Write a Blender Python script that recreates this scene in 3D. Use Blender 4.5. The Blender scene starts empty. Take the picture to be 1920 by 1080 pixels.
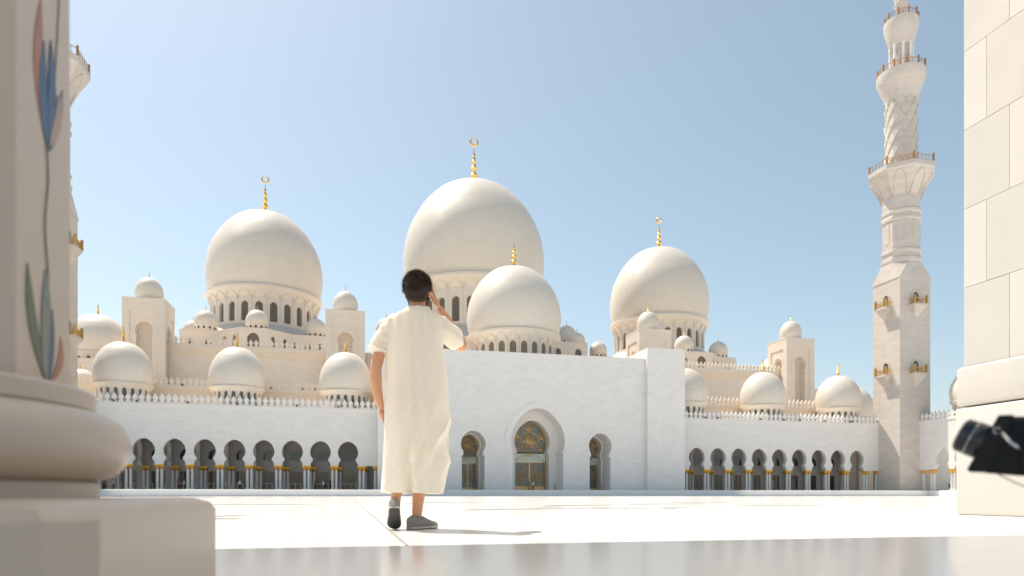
import bpy, bmesh, math, random
from mathutils import Vector, Matrix, noise
from mathutils.geometry import tessellate_polygon
R_ = math.radians
PI = math.pi
random.seed(7)
sc = bpy.context.scene
col = sc.collection

# ------------------------------------------------------------------ camera, sky, sun, exposure
cam_d = bpy.data.cameras.new('camera'); cam = bpy.data.objects.new('camera', cam_d); col.objects.link(cam)
cam.location = (0, 0, 0.241); cam.rotation_euler = (R_(90), 0, R_(-13.5))
cam_d.sensor_width = 36; cam_d.lens = 24.0; cam_d.shift_y = 0.2018
cam_d.clip_start = 0.05; cam_d.clip_end = 3000
cam_d.dof.use_dof = True; cam_d.dof.focus_distance = 7.5; cam_d.dof.aperture_fstop = 2.6
sc.camera = cam

SUN = Vector((-0.30, 0.44, 1.0)).normalized()          # towards the sun
world = bpy.data.worlds.new('World'); sc.world = world; world.use_nodes = True
wn = world.node_tree; bg = wn.nodes['Background']
sky = wn.nodes.new('ShaderNodeTexSky'); sky.sky_type = 'NISHITA'; sky.sun_disc = False
sky.sun_elevation = math.asin(SUN.z); sky.sun_rotation = math.atan2(SUN.x, SUN.y)
sky.altitude = 0; sky.air_density = 1.0; sky.dust_density = 1.3; sky.ozone_density = 0.0
hs = wn.nodes.new('ShaderNodeHueSaturation'); hs.inputs['Hue'].default_value = 0.478; hs.inputs['Saturation'].default_value = 0.78; hs.inputs['Value'].default_value = 1.0
wn.links.new(sky.outputs[0], hs.inputs['Color']); wn.links.new(hs.outputs[0], bg.inputs[0]); bg.inputs[1].default_value = 0.118
sun_d = bpy.data.lights.new('sun', 'SUN'); sun = bpy.data.objects.new('sun', sun_d); col.objects.link(sun)
sun_d.energy = 4.8; sun_d.angle = R_(0.53); sun_d.color = (1.0, 0.915, 0.79)
sun.rotation_euler = SUN.to_track_quat('Z', 'Y').to_euler(); sun.location = (-40, 40, 120)
sc.view_settings.view_transform = 'Standard'; sc.view_settings.look = 'None'
sc.view_settings.exposure = 0.42; sc.view_settings.gamma = 1.0; sc.view_settings.use_curve_mapping = False
sc.cycles.max_bounces = 10; sc.cycles.diffuse_bounces = 6; sc.cycles.glossy_bounces = 4
sc.cycles.use_denoising = True

# ------------------------------------------------------------------ materials
def new_mat(name):
    m = bpy.data.materials.new(name); m.use_nodes = True
    nt = m.node_tree; return m, nt, nt.nodes['Principled BSDF']
def N(nt, t, **kw):
    n = nt.nodes.new(t)
    for k, v in kw.items(): setattr(n, k, v)
    return n
def plain(name, c, rough=0.5, metal=0.0, var=0.06, scale=6.0, bump=0.0, spec=0.5, bscale=None):
    m, nt, b = new_mat(name)
    b.inputs['Roughness'].default_value = rough; b.inputs['Metallic'].default_value = metal
    b.inputs['Specular IOR Level'].default_value = spec
    tc = N(nt, 'ShaderNodeTexCoord'); nz = N(nt, 'ShaderNodeTexNoise')
    nz.inputs['Scale'].default_value = scale; nz.inputs['Detail'].default_value = 5
    nt.links.new(tc.outputs['Object'], nz.inputs['Vector'])
    mx = N(nt, 'ShaderNodeMix', data_type='RGBA')
    nt.links.new(nz.outputs['Fac'], mx.inputs[0])
    mx.inputs[6].default_value = (*[x * (1 - var) for x in c], 1); mx.inputs[7].default_value = (*[min(1, x * (1 + var)) for x in c], 1)
    nt.links.new(mx.outputs[2], b.inputs['Base Color'])
    if bump:
        bp = N(nt, 'ShaderNodeBump'); bp.inputs['Strength'].default_value = bump; bp.inputs['Distance'].default_value = 0.02
        n2 = N(nt, 'ShaderNodeTexNoise'); n2.inputs['Scale'].default_value = bscale or scale * 4; n2.inputs['Detail'].default_value = 4
        nt.links.new(tc.outputs['Object'], n2.inputs['Vector']); nt.links.new(n2.outputs['Fac'], bp.inputs['Height'])
        nt.links.new(bp.outputs[0], b.inputs['Normal'])
    return m
def stone(name, c, bw=1.2, bh=0.6, mort=0.008, mortd=0.86, var=0.045, rough=0.45, dome=False, radius=10.0, relief=0.0):
    """Marble cladding: courses of slabs, faint joints, slight tone change from slab to slab, soft veining."""
    m, nt, b = new_mat(name); b.inputs['Roughness'].default_value = rough; b.inputs['Specular IOR Level'].default_value = 0.35
    L = nt.links
    if dome:
        tc = N(nt, 'ShaderNodeTexCoord'); sp = N(nt, 'ShaderNodeSeparateXYZ'); L.new(tc.outputs['Object'], sp.inputs[0])
        at = N(nt, 'ShaderNodeMath', operation='ARCTAN2'); L.new(sp.outputs[1], at.inputs[0]); L.new(sp.outputs[0], at.inputs[1])
        mu = N(nt, 'ShaderNodeMath', operation='MULTIPLY'); L.new(at.outputs[0], mu.inputs[0]); mu.inputs[1].default_value = radius
        src = tc.outputs['Object']; a, z = mu.outputs[0], sp.outputs[2]
    else:
        ge = N(nt, 'ShaderNodeNewGeometry'); sp = N(nt, 'ShaderNodeSeparateXYZ'); L.new(ge.outputs['Position'], sp.inputs[0])
        ad = N(nt, 'ShaderNodeMath', operation='ADD'); L.new(sp.outputs[0], ad.inputs[0]); L.new(sp.outputs[1], ad.inputs[1])
        src = ge.outputs['Position']; a, z = ad.outputs[0], sp.outputs[2]
    cb = N(nt, 'ShaderNodeCombineXYZ'); L.new(a, cb.inputs[0]); L.new(z, cb.inputs[1])
    br = N(nt, 'ShaderNodeTexBrick'); br.offset = 0.5; L.new(cb.outputs[0], br.inputs['Vector'])
    br.inputs['Scale'].default_value = 1.0; br.inputs['Brick Width'].default_value = bw; br.inputs['Row Height'].default_value = bh
    br.inputs['Mortar Size'].default_value = mort; br.inputs['Mortar Smooth'].default_value = 0.3; br.inputs['Bias'].default_value = 0.0
    br.inputs['Color1'].default_value = (*[x * (1 - var) for x in c], 1); br.inputs['Color2'].default_value = (*[min(.95, x * (1 + var)) for x in c], 1)
    br.inputs['Mortar'].default_value = (*[x * mortd for x in c], 1)
    nz = N(nt, 'ShaderNodeTexNoise'); nz.inputs['Scale'].default_value = 0.35; nz.inputs['Detail'].default_value = 7; nz.inputs['Roughness'].default_value = 0.65
    L.new(src, nz.inputs['Vector'])
    rp = N(nt, 'ShaderNodeMapRange'); rp.inputs[1].default_value = .3; rp.inputs[2].default_value = .7; rp.inputs[3].default_value = .975; rp.inputs[4].default_value = 1.02
    L.new(nz.outputs['Fac'], rp.inputs[0])
    mx = N(nt, 'ShaderNodeMix', data_type='RGBA', blend_type='MULTIPLY'); mx.inputs[0].default_value = 1
    L.new(br.outputs['Color'], mx.inputs[6]); L.new(rp.outputs[0], mx.inputs[7]); L.new(mx.outputs[2], b.inputs['Base Color'])
    bp = N(nt, 'ShaderNodeBump'); bp.inputs['Strength'].default_value = 0.35; bp.inputs['Distance'].default_value = 0.03
    if relief:
        w = N(nt, 'ShaderNodeTexNoise'); w.inputs['Scale'].default_value = 0.5; w.inputs['Detail'].default_value = 6; w.inputs['Distortion'].default_value = 2.5
        L.new(src, w.inputs['Vector'])
        ma = N(nt, 'ShaderNodeMath', operation='MULTIPLY_ADD'); L.new(w.outputs['Fac'], ma.inputs[0]); ma.inputs[1].default_value = relief; L.new(br.outputs['Fac'], ma.inputs[2])
        iv = N(nt, 'ShaderNodeMath', operation='MULTIPLY'); L.new(ma.outputs[0], iv.inputs[0]); iv.inputs[1].default_value = -1; L.new(iv.outputs[0], bp.inputs['Height'])
    else:
        iv = N(nt, 'ShaderNodeMath', operation='MULTIPLY'); L.new(br.outputs['Fac'], iv.inputs[0]); iv.inputs[1].default_value = -1; L.new(iv.outputs[0], bp.inputs['Height'])
    L.new(bp.outputs[0], b.inputs['Normal'])
    return m
def lattice(name, gap, bar, scale, rough=0.4):
    """Carved screen over dark glass: thin bars of a starry pattern."""
    m, nt, b = new_mat(name); b.inputs['Roughness'].default_value = rough; L = nt.links
    tc = N(nt, 'ShaderNodeTexCoord'); vo = N(nt, 'ShaderNodeTexVoronoi', feature='DISTANCE_TO_EDGE'); vo.inputs['Scale'].default_value = scale
    vo.inputs['Randomness'].default_value = 0.35
    L.new(tc.outputs['Object'], vo.inputs['Vector'])
    rp = N(nt, 'ShaderNodeMapRange'); rp.inputs[1].default_value = .05; rp.inputs[2].default_value = .16; L.new(vo.outputs['Distance'], rp.inputs[0])
    mx = N(nt, 'ShaderNodeMix', data_type='RGBA'); L.new(rp.outputs[0], mx.inputs[0])
    mx.inputs[6].default_value = (*bar, 1); mx.inputs[7].default_value = (*gap, 1); L.new(mx.outputs[2], b.inputs['Base Color'])
    return m

WHITE = stone('white marble cladding', (.78, .75, .715), 1.3, .65, .014, .89, .03, relief=.6)
WING = stone('wing marble cladding', (.775, .74, .705), 1.3, .65, .014, .89, .03, relief=.2)
CREAM = stone('cream stone', (.75, .665, .575), 1.2, .6, .01, .88, .03)
PEACH = stone('peach bounce tint', (.76, .64, .51), 2.2, .7, .008, .92, .03)  # warm light bounced off the roofs, put into the band's colour
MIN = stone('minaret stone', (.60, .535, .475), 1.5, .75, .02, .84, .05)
DOME = stone('dome marble', (.72, .65, .56), .9, .45, .03, .9, .018, rough=.4, dome=True, radius=10)
TRIM = plain('smooth white stone', (.78, .745, .705), .45, var=.03, scale=.7)
CTRIM = plain('smooth cream stone', (.74, .66, .565), .45, var=.03, scale=.7)
SKIRT = plain('grey roof stone', (.58, .54, .49), .7, var=.05, scale=.4)
ROOFM = plain('roof paving', (.68, .62, .54), .8, var=.05, scale=.3)
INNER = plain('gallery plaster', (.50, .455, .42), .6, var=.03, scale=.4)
GOLD = plain('gilded metal', (.83, .52, .13), .3, 1.0, var=.08, scale=9)
GOLDC = plain('gilded palm leaves', (.78, .44, .08), .42, .75, var=.18, scale=14, bump=.5)
RAILG = plain('brassy railing', (.5, .27, .10), .4, .7, var=.12, scale=5)
SHAFTM = plain('polished white column marble', (.74, .70, .66), .5, var=.03, scale=3)
GLASS = plain('dark reflecting glass', (.035, .045, .05), .06, .0, var=.2, scale=.8, spec=1.0)
DOORGL = plain('frosted patterned glass', (.19, .185, .165), .12, var=.55, scale=.9, spec=.8)
GREENP = lattice('pale green lotus glass', (.70, .76, .68), (.55, .65, .57), 1.4, .3)
LATT = lattice('bronze window screen', (.075, .06, .05), (.30, .25, .19), 3.2)
LATTG = lattice('gold window screen', (.12, .09, .06), (.42, .33, .20), 2.6)
DARK = plain('dark opening', (.03, .028, .026), .7)
BLACKM = plain('black fixture', (.02, .02, .02), .5)
RAILM = plain('grey barrier metal', (.55, .53, .5), .35, .6)

# ------------------------------------------------------------------ mesh builder
class MB:
    def __init__(s): s.v = []; s.f = []
    def add(s, vs, fs):
        n = len(s.v); s.v += [tuple(p) for p in vs]; s.f += [tuple(i + n for i in f) for f in fs]; return s
    def box(s, x0, x1, y0, y1, z0, z1):
        return s.add([(x0,y0,z0),(x1,y0,z0),(x1,y1,z0),(x0,y1,z0),(x0,y0,z1),(x1,y0,z1),(x1,y1,z1),(x0,y1,z1)],
                     [(0,3,2,1),(4,5,6,7),(0,1,5,4),(1,2,6,5),(2,3,7,6),(3,0,4,7)])
    def rbox(s, x0, x1, y0, y1, z0, z1, c=.02, top=True):
        """box with chamfered vertical and horizontal edges"""
        zs = [(z0, c), (z0 + c, 0), (z1 - c, 0), (z1, c)]
        rings = []
        for z, e in zs:
            a, b_, d, g = x0 + e, x1 - e, y0 + e, y1 - e
            rings.append([(a + c, d, z), (b_ - c, d, z), (b_, d + c, z), (b_, g - c, z), (b_ - c, g, z), (a + c, g, z), (a, g - c, z), (a, d + c, z)])
        return s.loft(rings, True)
    def loft(s, rings, caps=True, closed=True):
        n = len(rings[0]); vs = [p for r in rings for p in r]; fs = []
        for i in range(len(rings) - 1):
            for j in range(n if closed else n - 1):
                k = (j + 1) % n
                fs.append((i*n + j, i*n + k, (i+1)*n + k, (i+1)*n + j))
        if caps:
            fs.append(tuple(range(n - 1, -1, -1))); fs.append(tuple((len(rings) - 1) * n + j for j in range(n)))
        return s.add(vs, fs)
    def lathe(s, prof, seg=32, cx=0, cy=0, cz=0, caps=True, rot=0.0):
        rings = [[(cx + max(r, 1e-4) * math.cos(rot + 2*PI*j/seg), cy + max(r, 1e-4) * math.sin(rot + 2*PI*j/seg), cz + z) for j in range(seg)] for r, z in prof]
        return s.loft(rings, caps)
    def panel(s, outer, holes, y0, y1, bend=None):
        """flat plate in x-z with holes, from y0 (front) to y1 (back)"""
        loops = [outer] + holes
        flat = [p for l in loops for p in l]
        tris = tessellate_polygon([[Vector((p[0], p[1], 0)) for p in l] for l in loops])
        n = len(flat); vs = [(p[0], y0, p[1]) for p in flat] + [(p[0], y1, p[1]) for p in flat]; fs = []
        for t in tris:
            a, b_, c_ = (flat[i] for i in t)
            ar = (b_[0]-a[0])*(c_[1]-a[1]) - (b_[1]-a[1])*(c_[0]-a[0])
            if abs(ar) < 1e-9: continue
            t = tuple(t) if ar > 0 else tuple(reversed(t))
            fs.append(t); fs.append(tuple(i + n for i in reversed(t)))
        o = 0
        for li, l in enumerate(loops):
            m = len(l); ar = sum(l[i][0]*l[(i+1) % m][1] - l[(i+1) % m][0]*l[i][1] for i in range(m))
            ccw = ar > 0
            for i in range(m):
                k = (i + 1) % m; q = (o + i, o + k, o + k + n, o + i + n)
                if (li == 0) == ccw: q = tuple(reversed(q))
                fs.append(q)
            o += m
        if bend:
            vs = [bend(*p) for p in vs]
        return s.add(vs, fs)
    def tube(s, pts, r, seg=8, closed=False, caps=True):
        pts = [Vector(p) for p in pts]; n = len(pts); rings = []; up = None
        for i, p in enumerate(pts):
            if closed: d = pts[(i+1) % n] - pts[i-1]
            else: d = pts[min(i+1, n-1)] - pts[max(i-1, 0)]
            d = d.normalized() if d.length > 1e-9 else Vector((0,0,1))
            if up is None:
                up = Vector((0,0,1)) if abs(d.z) < .9 else Vector((1,0,0))
            a = (up - d * up.dot(d)); a = a.normalized() if a.length > 1e-6 else d.orthogonal().normalized(); up = a; b_ = d.cross(a)
            rr = r[i] if isinstance(r, (list, tuple)) else r
            rings.append([tuple(p + (a*math.cos(2*PI*j/seg) + b_*math.sin(2*PI*j/seg)) * rr) for j in range(seg)])
        if closed: rings.append(rings[0]); return s.loft(rings, False)
        return s.loft(rings, caps)
    def ball(s, c, r, seg=16, rings=10, rot=None):
        rx, ry, rz = r if isinstance(r, (tuple, list)) else (r, r, r)
        rg = []
        for i in range(rings + 1):
            t = -PI/2 + PI*i/rings; cr = max(math.cos(t), 1e-3)
            row = []
            for j in range(seg):
                p = Vector((rx*cr*math.cos(2*PI*j/seg), ry*cr*math.sin(2*PI*j/seg), rz*math.sin(t)))
                if rot: p = rot @ p
                row.append(tuple(Vector(c) + p))
            rg.append(row)
        return s.loft(rg, True)
    def mesh(s, name, mat, smooth=None):
        me = bpy.data.meshes.new(name); me.from_pydata(s.v, [], s.f)
        bm = bmesh.new(); bm.from_mesh(me); bmesh.ops.recalc_face_normals(bm, faces=bm.faces); bm.to_mesh(me); bm.free()
        if smooth is not None:
            me.polygons.foreach_set('use_smooth', [True] * len(me.polygons)); me.set_sharp_from_angle(angle=R_(smooth))
        if mat: me.materials.append(mat)
        me.update(); return me
    def build(s, name, mat, parent=None, loc=(0,0,0), rz=0, smooth=None):
        return inst(name, s.mesh(name, mat, smooth), parent, loc, rz)
def inst(name, me, parent=None, loc=(0,0,0), rz=0, scale=None):
    o = bpy.data.objects.new(name, me); col.objects.link(o); o.location = loc; o.rotation_euler = (0, 0, rz)
    if parent is not None: o.parent = parent
    if scale is not None: o.scale = scale
    return o
def thing(name, label, cat, loc=(0,0,0), rz=0, group=None):
    o = bpy.data.objects.new(name, None); col.objects.link(o); o.location = loc; o.rotation_euler = (0, 0, rz); o.empty_display_size = .2
    return tag(o, label, cat, group)
def tag(o, label, cat, group=None):
    o['label'] = label; o['category'] = cat; o['kind'] = 'thing'
    if group: o['group'] = group
    return o
def structure(o): o['kind'] = 'structure'; return o
def copy_tree(o, parent=None):
    c = o.copy(); col.objects.link(c); c.parent = parent
    for ch in o.children: copy_tree(ch, c)
    return c
def rect(x0, x1, z0, z1, nx=1):
    return [(x0 + (x1-x0)*i/nx, z0) for i in range(nx + 1)] + [(x1 + (x0-x1)*i/nx, z1) for i in range(nx + 1)]
def keyhole(r, zc, nw, nz, jw, z0, point=1.1, n=22, cx=0.0, flare=None):
    """horseshoe opening, listed from the lower-left jamb over the crown to the lower-right jamb"""
    a0 = -math.acos(min(1, nw / r)) ; pts = []
    arc = []
    for i in range(n + 1):
        a = a0 + (PI/2 - a0) * i / n
        x = r * math.cos(a); z = r * math.sin(a)
        if z > 0: z *= 1 + (point - 1) * (z / r) ** 2.2
        arc.append((x, zc + z))
    right = [(jw, z0)] + ([(jw, flare[0])] if flare is None and False else [])
    if flare: right += [(jw, flare)]
    right += [(nw, nz)] if flare else [(jw, nz - .12), (nw, nz)]
    right += [p for p in arc if p[1] > nz + .02]
    left = [(-x, z) for x, z in reversed(right[:-1])]
    full = [(x + cx, z) for x, z in (right + left)]
    return full          # from lower-right counter-clockwise to lower-left
def archwin(a, z0, zs, point=1.15, n=8, cx=0.0):
    pts = [(a, z0), (a, zs)]
    for i in range(1, 2*n):
        t = PI * i / (2*n); z = a*math.sin(t); pts.append((a*math.cos(t), zs + z * (1 + (point-1)*math.sin(t)**3)))
    pts += [(-a, zs), (-a, z0)]
    return [(x + cx, z) for x, z in pts]

# ------------------------------------------------------------------ ground
FLOORM, nt, b = new_mat('polished white courtyard marble')
L = nt.links; ge = N(nt, 'ShaderNodeNewGeometry')
n1 = N(nt, 'ShaderNodeTexNoise'); n1.inputs['Scale'].default_value = .7; n1.inputs['Detail'].default_value = 8; n1.inputs['Distortion'].default_value = 1.2
L.new(ge.outputs['Position'], n1.inputs['Vector'])
rp = N(nt, 'ShaderNodeValToRGB'); rp.color_ramp.elements[0].position = .3; rp.color_ramp.elements[0].color = (.72, .69, .65, 1)
rp.color_ramp.elements[1].position = .6; rp.color_ramp.elements[1].color = (.83, .81, .78, 1)
L.new(n1.outputs['Fac'], rp.inputs[0]); L.new(rp.outputs[0], b.inputs['Base Color'])
n2 = N(nt, 'ShaderNodeTexNoise'); n2.inputs['Scale'].default_value = 2.5; n2.inputs['Detail'].default_value = 5; L.new(ge.outputs['Position'], n2.inputs['Vector'])
r2 = N(nt, 'ShaderNodeMapRange'); r2.inputs[3].default_value = .14; r2.inputs[4].default_value = .28; L.new(n2.outputs['Fac'], r2.inputs[0]); L.new(r2.outputs[0], b.inputs['Roughness'])
b.inputs['Specular IOR Level'].default_value = .35
fl = MB(); fl.box(-900, 900, -900, 900, -.5, 0)
floor = structure(fl.build('courtyard_floor', FLOORM))
JOINT = plain('bronze movement joint', (.27, .235, .20), .6)
for k, uu in enumerate((.27,)):
    m = MB(); m.box(uu - .006, uu + .006, 3.21, 105.5, -.01, .004); m.build('movement_joint', JOINT, floor)
INL1 = plain('grey green marble inlay', (.26, .27, .25), .3); INL2 = plain('beige marble inlay', (.42, .37, .31), .3)
def inlay_leaf(x, y, ln, w, ang, mat, name='inlaid_leaf', bendv=.18):
    m = MB(); n = 14; up, lo = [], []
    for i in range(n + 1):
        t = i / n; hw = w * math.sin(PI * t) ** .8 * (1 - .35*t); off = bendv * ln * math.sin(PI * t)
        up.append((t*ln, off + hw)); lo.append((t*ln, off - hw))
    ca, sa = math.cos(ang), math.sin(ang)
    vs = [(p[0]*ca - p[1]*sa, p[0]*sa + p[1]*ca, .004) for p in up + lo]
    fs = [(i, n+1+i, n+2+i, i+1) for i in range(n)]
    m.add(vs, fs); m.build(name, mat, floor, (x, y, 0))
for x, y, ln, w, a, mt in ((-3.1, 7.0, 1.9, .17, .05, INL1), (-1.0, 8.3, 1.5, .12, 2.9, INL2), (-4.6, 9.5, 2.2, .2, .4, INL2), (1.7, 10.4, 1.6, .14, .2, INL2),
                       (3.0, 11.6, 2.0, .18, -.35, INL2), (3.9, 13.4, 2.4, .22, .5, INL1), (6.6, 15.5, 2.6, .25, .15, INL2), (8.3, 13.5, 2.1, .18, -.2, INL2),
                       (9.5, 19.0, 3.0, .3, .3, INL2), (1.5, 19.0, 3.0, .3, .6, INL1), (-4.0, 17.0, 3.0, .3, .1, INL2), (5.4, 10.6, 1.4, .1, .9, INL2)):
    inlay_leaf(x, y, ln*1.15, w*1.6, a, mt)
for (x0, y0), (x1, y1) in (((-4.8, 7.6), (-.4, 8.6)), ((1.2, 11.0), (6.5, 12.4)), ((3.0, 15.0), (11, 17.5))):
    m = MB(); P = []
    for i in range(25):
        t = i/24; P.append((x0 + (x1-x0)*t, y0 + (y1-y0)*t + .35*math.sin(t*7), .004))
    vs = []; 
    for p in P: vs += [(p[0], p[1]-.02, p[2]), (p[0], p[1]+.02, p[2])]
    m.add(vs, [(2*i, 2*i+2, 2*i+3, 2*i+1) for i in range(24)]); m.build('inlaid_stem', INL1, floor)

ZP = 1.0      # platform level under the prayer hall and galleries
def plat(x0, x1, y0, y1, mat):
    c = .1; m = MB()
    prof = [(0, 0), (0, ZP - c), (c, ZP)]
    m.loft([[(x0, y0, 0), (x1, y0, 0), (x1, y1, 0), (x0, y1, 0)], [(x0, y0, ZP - c), (x1, y0, ZP - c), (x1, y1, ZP - c), (x0, y1, ZP - c)],
            [(x0 + c, y0 + c, ZP), (x1, y0 + c, ZP), (x1, y1, ZP), (x0 + c, y1, ZP)]], True)
    return structure(m.build('stone_platform', mat))
PLATM = plain('platform marble', (.78, .77, .755), .3, var=.04, scale=.25)
plat(-70, 150, 106.5, 215, PLATM)
plat(106.2, 150, 60, 106.6, PLATM)

# ------------------------------------------------------------------ merlons, finials, columns (shared meshes)
mer = [(.40, 0), (.40, .2), (.17, .34), (.17, .46), (.38, .74), (.37, .95), (.13, 1.24), (0, 1.55)]
MERL_P = mer + [(-x, z) for x, z in reversed(mer[:-1])]
m = MB(); m.panel(MERL_P, [], -.14, .14); MERLON_W = m.mesh('merlon', TRIM); 
m = MB(); m.panel(MERL_P, [], -.14, .14); MERLON_C = m.mesh('merlon', CTRIM)
def merlons(parent, u0, u1, v, z, me, along='x', pitch=.93, sc_=1.0):
    n = int(abs(u1 - u0) / pitch)
    for i in range(n):
        p = u0 + (i + .5) * (u1 - u0) / n
        inst('merlon', me, parent, (p, v, z) if along == 'x' else (v, p, z), 0 if along == 'x' else PI/2, (sc_,)*3)

def finial_mesh(h, bulb, mat=GOLD, plate=None):
    P = [(.0, 0)]
    prof = [(bulb*2.6, 0), (bulb*2.5, .015*h), (bulb*1.4, .045*h), (bulb*.55, .085*h), (bulb*.45, .12*h)]
    if plate: prof = [(plate[0]*.2, plate[1] - .06), (plate[0], plate[1] - .06), (plate[0], plate[1]), (plate[0]*.55, plate[1]*.35), (bulb*1.5, .05*h)] + prof[3:]
    def bead(zc, r, hh):
        return [(bulb*.33, zc - hh), (r*.7, zc - hh*.62), (r, zc), (r*.7, zc + hh*.62), (bulb*.33, zc + hh)]
    prof += bead(.24*h, bulb, .085*h) + bead(.42*h, bulb*.85, .075*h) + bead(.575*h, bulb*.68, .06*h) + bead(.70*h, bulb*.48, .045*h)
    prof += [(bulb*.18, .77*h), (bulb*.06, .88*h), (.01, h)]
    m = MB(); m.lathe(prof, 20); return m.mesh('finial', mat, 40)
def crescent_mesh(r):
    m = MB(); pts = []; rr = []
    for i in range(33):
        t = -PI/2 + .55*0 + PI/2 + (.06 + (2*PI - .12) * i/32); pts.append((r*math.cos(t + PI/2), 0, r + r*math.sin(t + PI/2)))
        rr.append(r * (.10 + .17 * math.sin(PI * i/32)))
    m.tube(pts, rr, 8); return m.mesh('crescent', GOLD, 40)

DPROF = [(.94, 0), (.945, .02), (.967, .07), (.985, .13), (.997, .2), (1.0, .264), (.992, .35), (.966, .447), (.915, .55), (.84, .65), (.74, .755), (.60, .854), (.47, .92), (.32, .966), (.16, .992), (.05, 1.0)]
def smooth_prof(pr, n=44):
    # Catmull-Rom through the control points
    out = []
    for i in range(len(pr) - 1):
        p0 = pr[max(i-1, 0)]; p1 = pr[i]; p2 = pr[i+1]; p3 = pr[min(i+2, len(pr)-1)]
        for k in range(3):
            t = k/3
            out.append(tuple(.5*((2*p1[j]) + (-p0[j]+p2[j])*t + (2*p0[j]-5*p1[j]+4*p2[j]-p3[j])*t*t + (-p0[j]+3*p1[j]-3*p2[j]+p3[j])*t**3) for j in (0, 1)))
    out.append(pr[-1]); return out
DP = smooth_prof(DPROF)
CAMXY = Vector((0, 0))
def make_dome(label, u, v, R, ring, top, drumR, z0, nwin, wz0, wz1, wa, fin_h, fin_b, crescent=None, lip=1.0, dome_mat=DOME, screen=LATT, corbels=False, group=None, skirt=None, cornice_mat=CTRIM, view=1.9, reveal=.45, seg=96):
    d = thing('dome', label, 'dome', (u, v, z0), 0, group)
    H = top - ring
    m = MB(); m.lathe([(r*R, z*H) for r, z in DP], seg); sh = m.build('shell', dome_mat, d, (0, 0, ring - z0), 0, 50)
    # drum of arched bays
    if nwin:
        m = MB(); w = 2*PI*drumR/nwin; zt = ring - z0 - (top-ring)*.055*0 - lip*.9
        for i in range(nwin):
            a0 = 2*PI*i/nwin
            def bend(x, y, z, a0=a0):
                a = a0 + x/drumR; r = drumR - y; return (r*math.sin(a), -r*math.cos(a), z)
            m.panel(rect(-w/2, w/2, 0, zt, 3), [archwin(wa, wz0 - z0, wz1 - z0 - wa*1.1, 1.1, 5)], 0, reveal, bend)
        m.build('drum', cornice_mat, d, smooth=20)
        m = MB(); m.panel(archwin(wa + .06, wz0 - z0 - .05, wz1 - z0 - wa*1.1, 1.1, 5), [], 0, .08); wm = m.mesh('window_screen', screen)
        # windows on the side that faces the courtyard
        fa = math.atan2(-u, v)          # angle (from -y axis) of the direction to the camera
        for i in range(nwin):
            a0 = 2*PI*i/nwin; da = (a0 - fa + PI) % (2*PI) - PI
            if abs(da) < view: inst('window_screen', wm, d, ((drumR - reveal + .02)*math.sin(a0), -(drumR - reveal + .02)*math.cos(a0), 0), a0)
    else:
        m = MB(); m.lathe([(drumR, 0), (drumR, ring - z0)], 48); m.build('drum', cornice_mat, d, smooth=30)
    rg = ring - z0
    m = MB(); m.lathe([(drumR - .02, rg - lip*1.0), (drumR + (R*.985 - drumR)*.25, rg - lip*.8), (drumR + (R*.985 - drumR)*.75, rg - lip*.42), (R*.985 + .02, rg - lip*.28), (R*1.0, rg - lip*.22), (R*1.0, rg - lip*.02), (R*.955, rg), (R*.945, rg + .01), (R*.5, rg + .012)], seg, caps=False)
    m.build('cornice', cornice_mat, d, smooth=35)
    if corbels:
        m = MB(); nseg = 9
        for i in range(nwin):
            a0 = 2*PI*i/nwin; w = 2*PI*drumR/nwin; pts = []
            for k in range(nseg + 1):
                t = PI*k/nseg; x = math.cos(t)*w*.46; q = math.sin(t)
                rr = drumR + .05 + (R*.985 - drumR)*.62*q; a = a0 + x/drumR
                pts.append((rr*math.sin(a), -rr*math.cos(a), rg - lip*1.25 + q*lip*.78))
            m.tube(pts, lip*.038, 5)
            a = a0 + PI/nwin
            m.tube([((drumR+.04)*math.sin(a), -(drumR+.04)*math.cos(a), wz0 - z0 + .2), ((drumR+.04)*math.sin(a), -(drumR+.04)*math.cos(a), rg - lip*1.25)], lip*.045, 5)
        m.build('moulding', cornice_mat, d, smooth=60)
    if skirt:
        r1, z1_, r0, zz0 = skirt
        m = MB(); m.lathe([(r0, zz0 - z0), (r1, z1_ - z0), (r1 - 1.5, z1_ - z0 + .01)], 72, caps=False); m.build('skirt_roof', SKIRT, d)
    f = inst('finial', finial_mesh(fin_h, fin_b, plate=(R*.175, -H*.004 + .05)), d, (0, 0, rg + H*.99))
    if crescent: 
        inst('crescent', crescent_mesh(crescent), f, (0, 0, fin_h*.965))
    return d

# ------------------------------------------------------------------ columns of the galleries
CH = 3.95          # capital top above platform
def column_meshes():
    m = MB(); m.lathe([(.215, .3), (.205, 1.6), (.19, 3.25)], 14, caps=False); sh = m.mesh('column', SHAFTM, 50)
    m = MB(); m.box(-.31, .31, -.31, .31, 0, .12); m.lathe([(.3, .12), (.31, .17), (.28, .23), (.235, .25), (.235, .3), (.215, .33)], 14); ba = m.mesh('column_base', SHAFTM, 40)
    m = MB(); rings = []
    for r, z, lob in ((.2, 3.2, 0), (.25, 3.24, .0), (.2, 3.29, 0), (.235, 3.42, .1), (.31, 3.58, .16), (.40, 3.72, .2), (.36, 3.78, .1), (.34, 3.80, 0)):
        rings.append([((r*(1 + lob*math.cos(8*t)))*math.cos(t), (r*(1 + lob*math.cos(8*t)))*math.sin(t), z) for t in (2*PI*j/32 for j in range(32))])
    m.loft(rings); m.box(-.36, .36, -.36, .36, 3.79, CH); ca = m.mesh('capital', GOLDC, 45)
    return sh, ba, ca
COLM = column_meshes()
def column(parent, x, y, z=0):
    c = inst('column', COLM[0], parent, (x, y, z)); inst('column_base', COLM[1], c); inst('capital', COLM[2], c); return c

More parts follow.
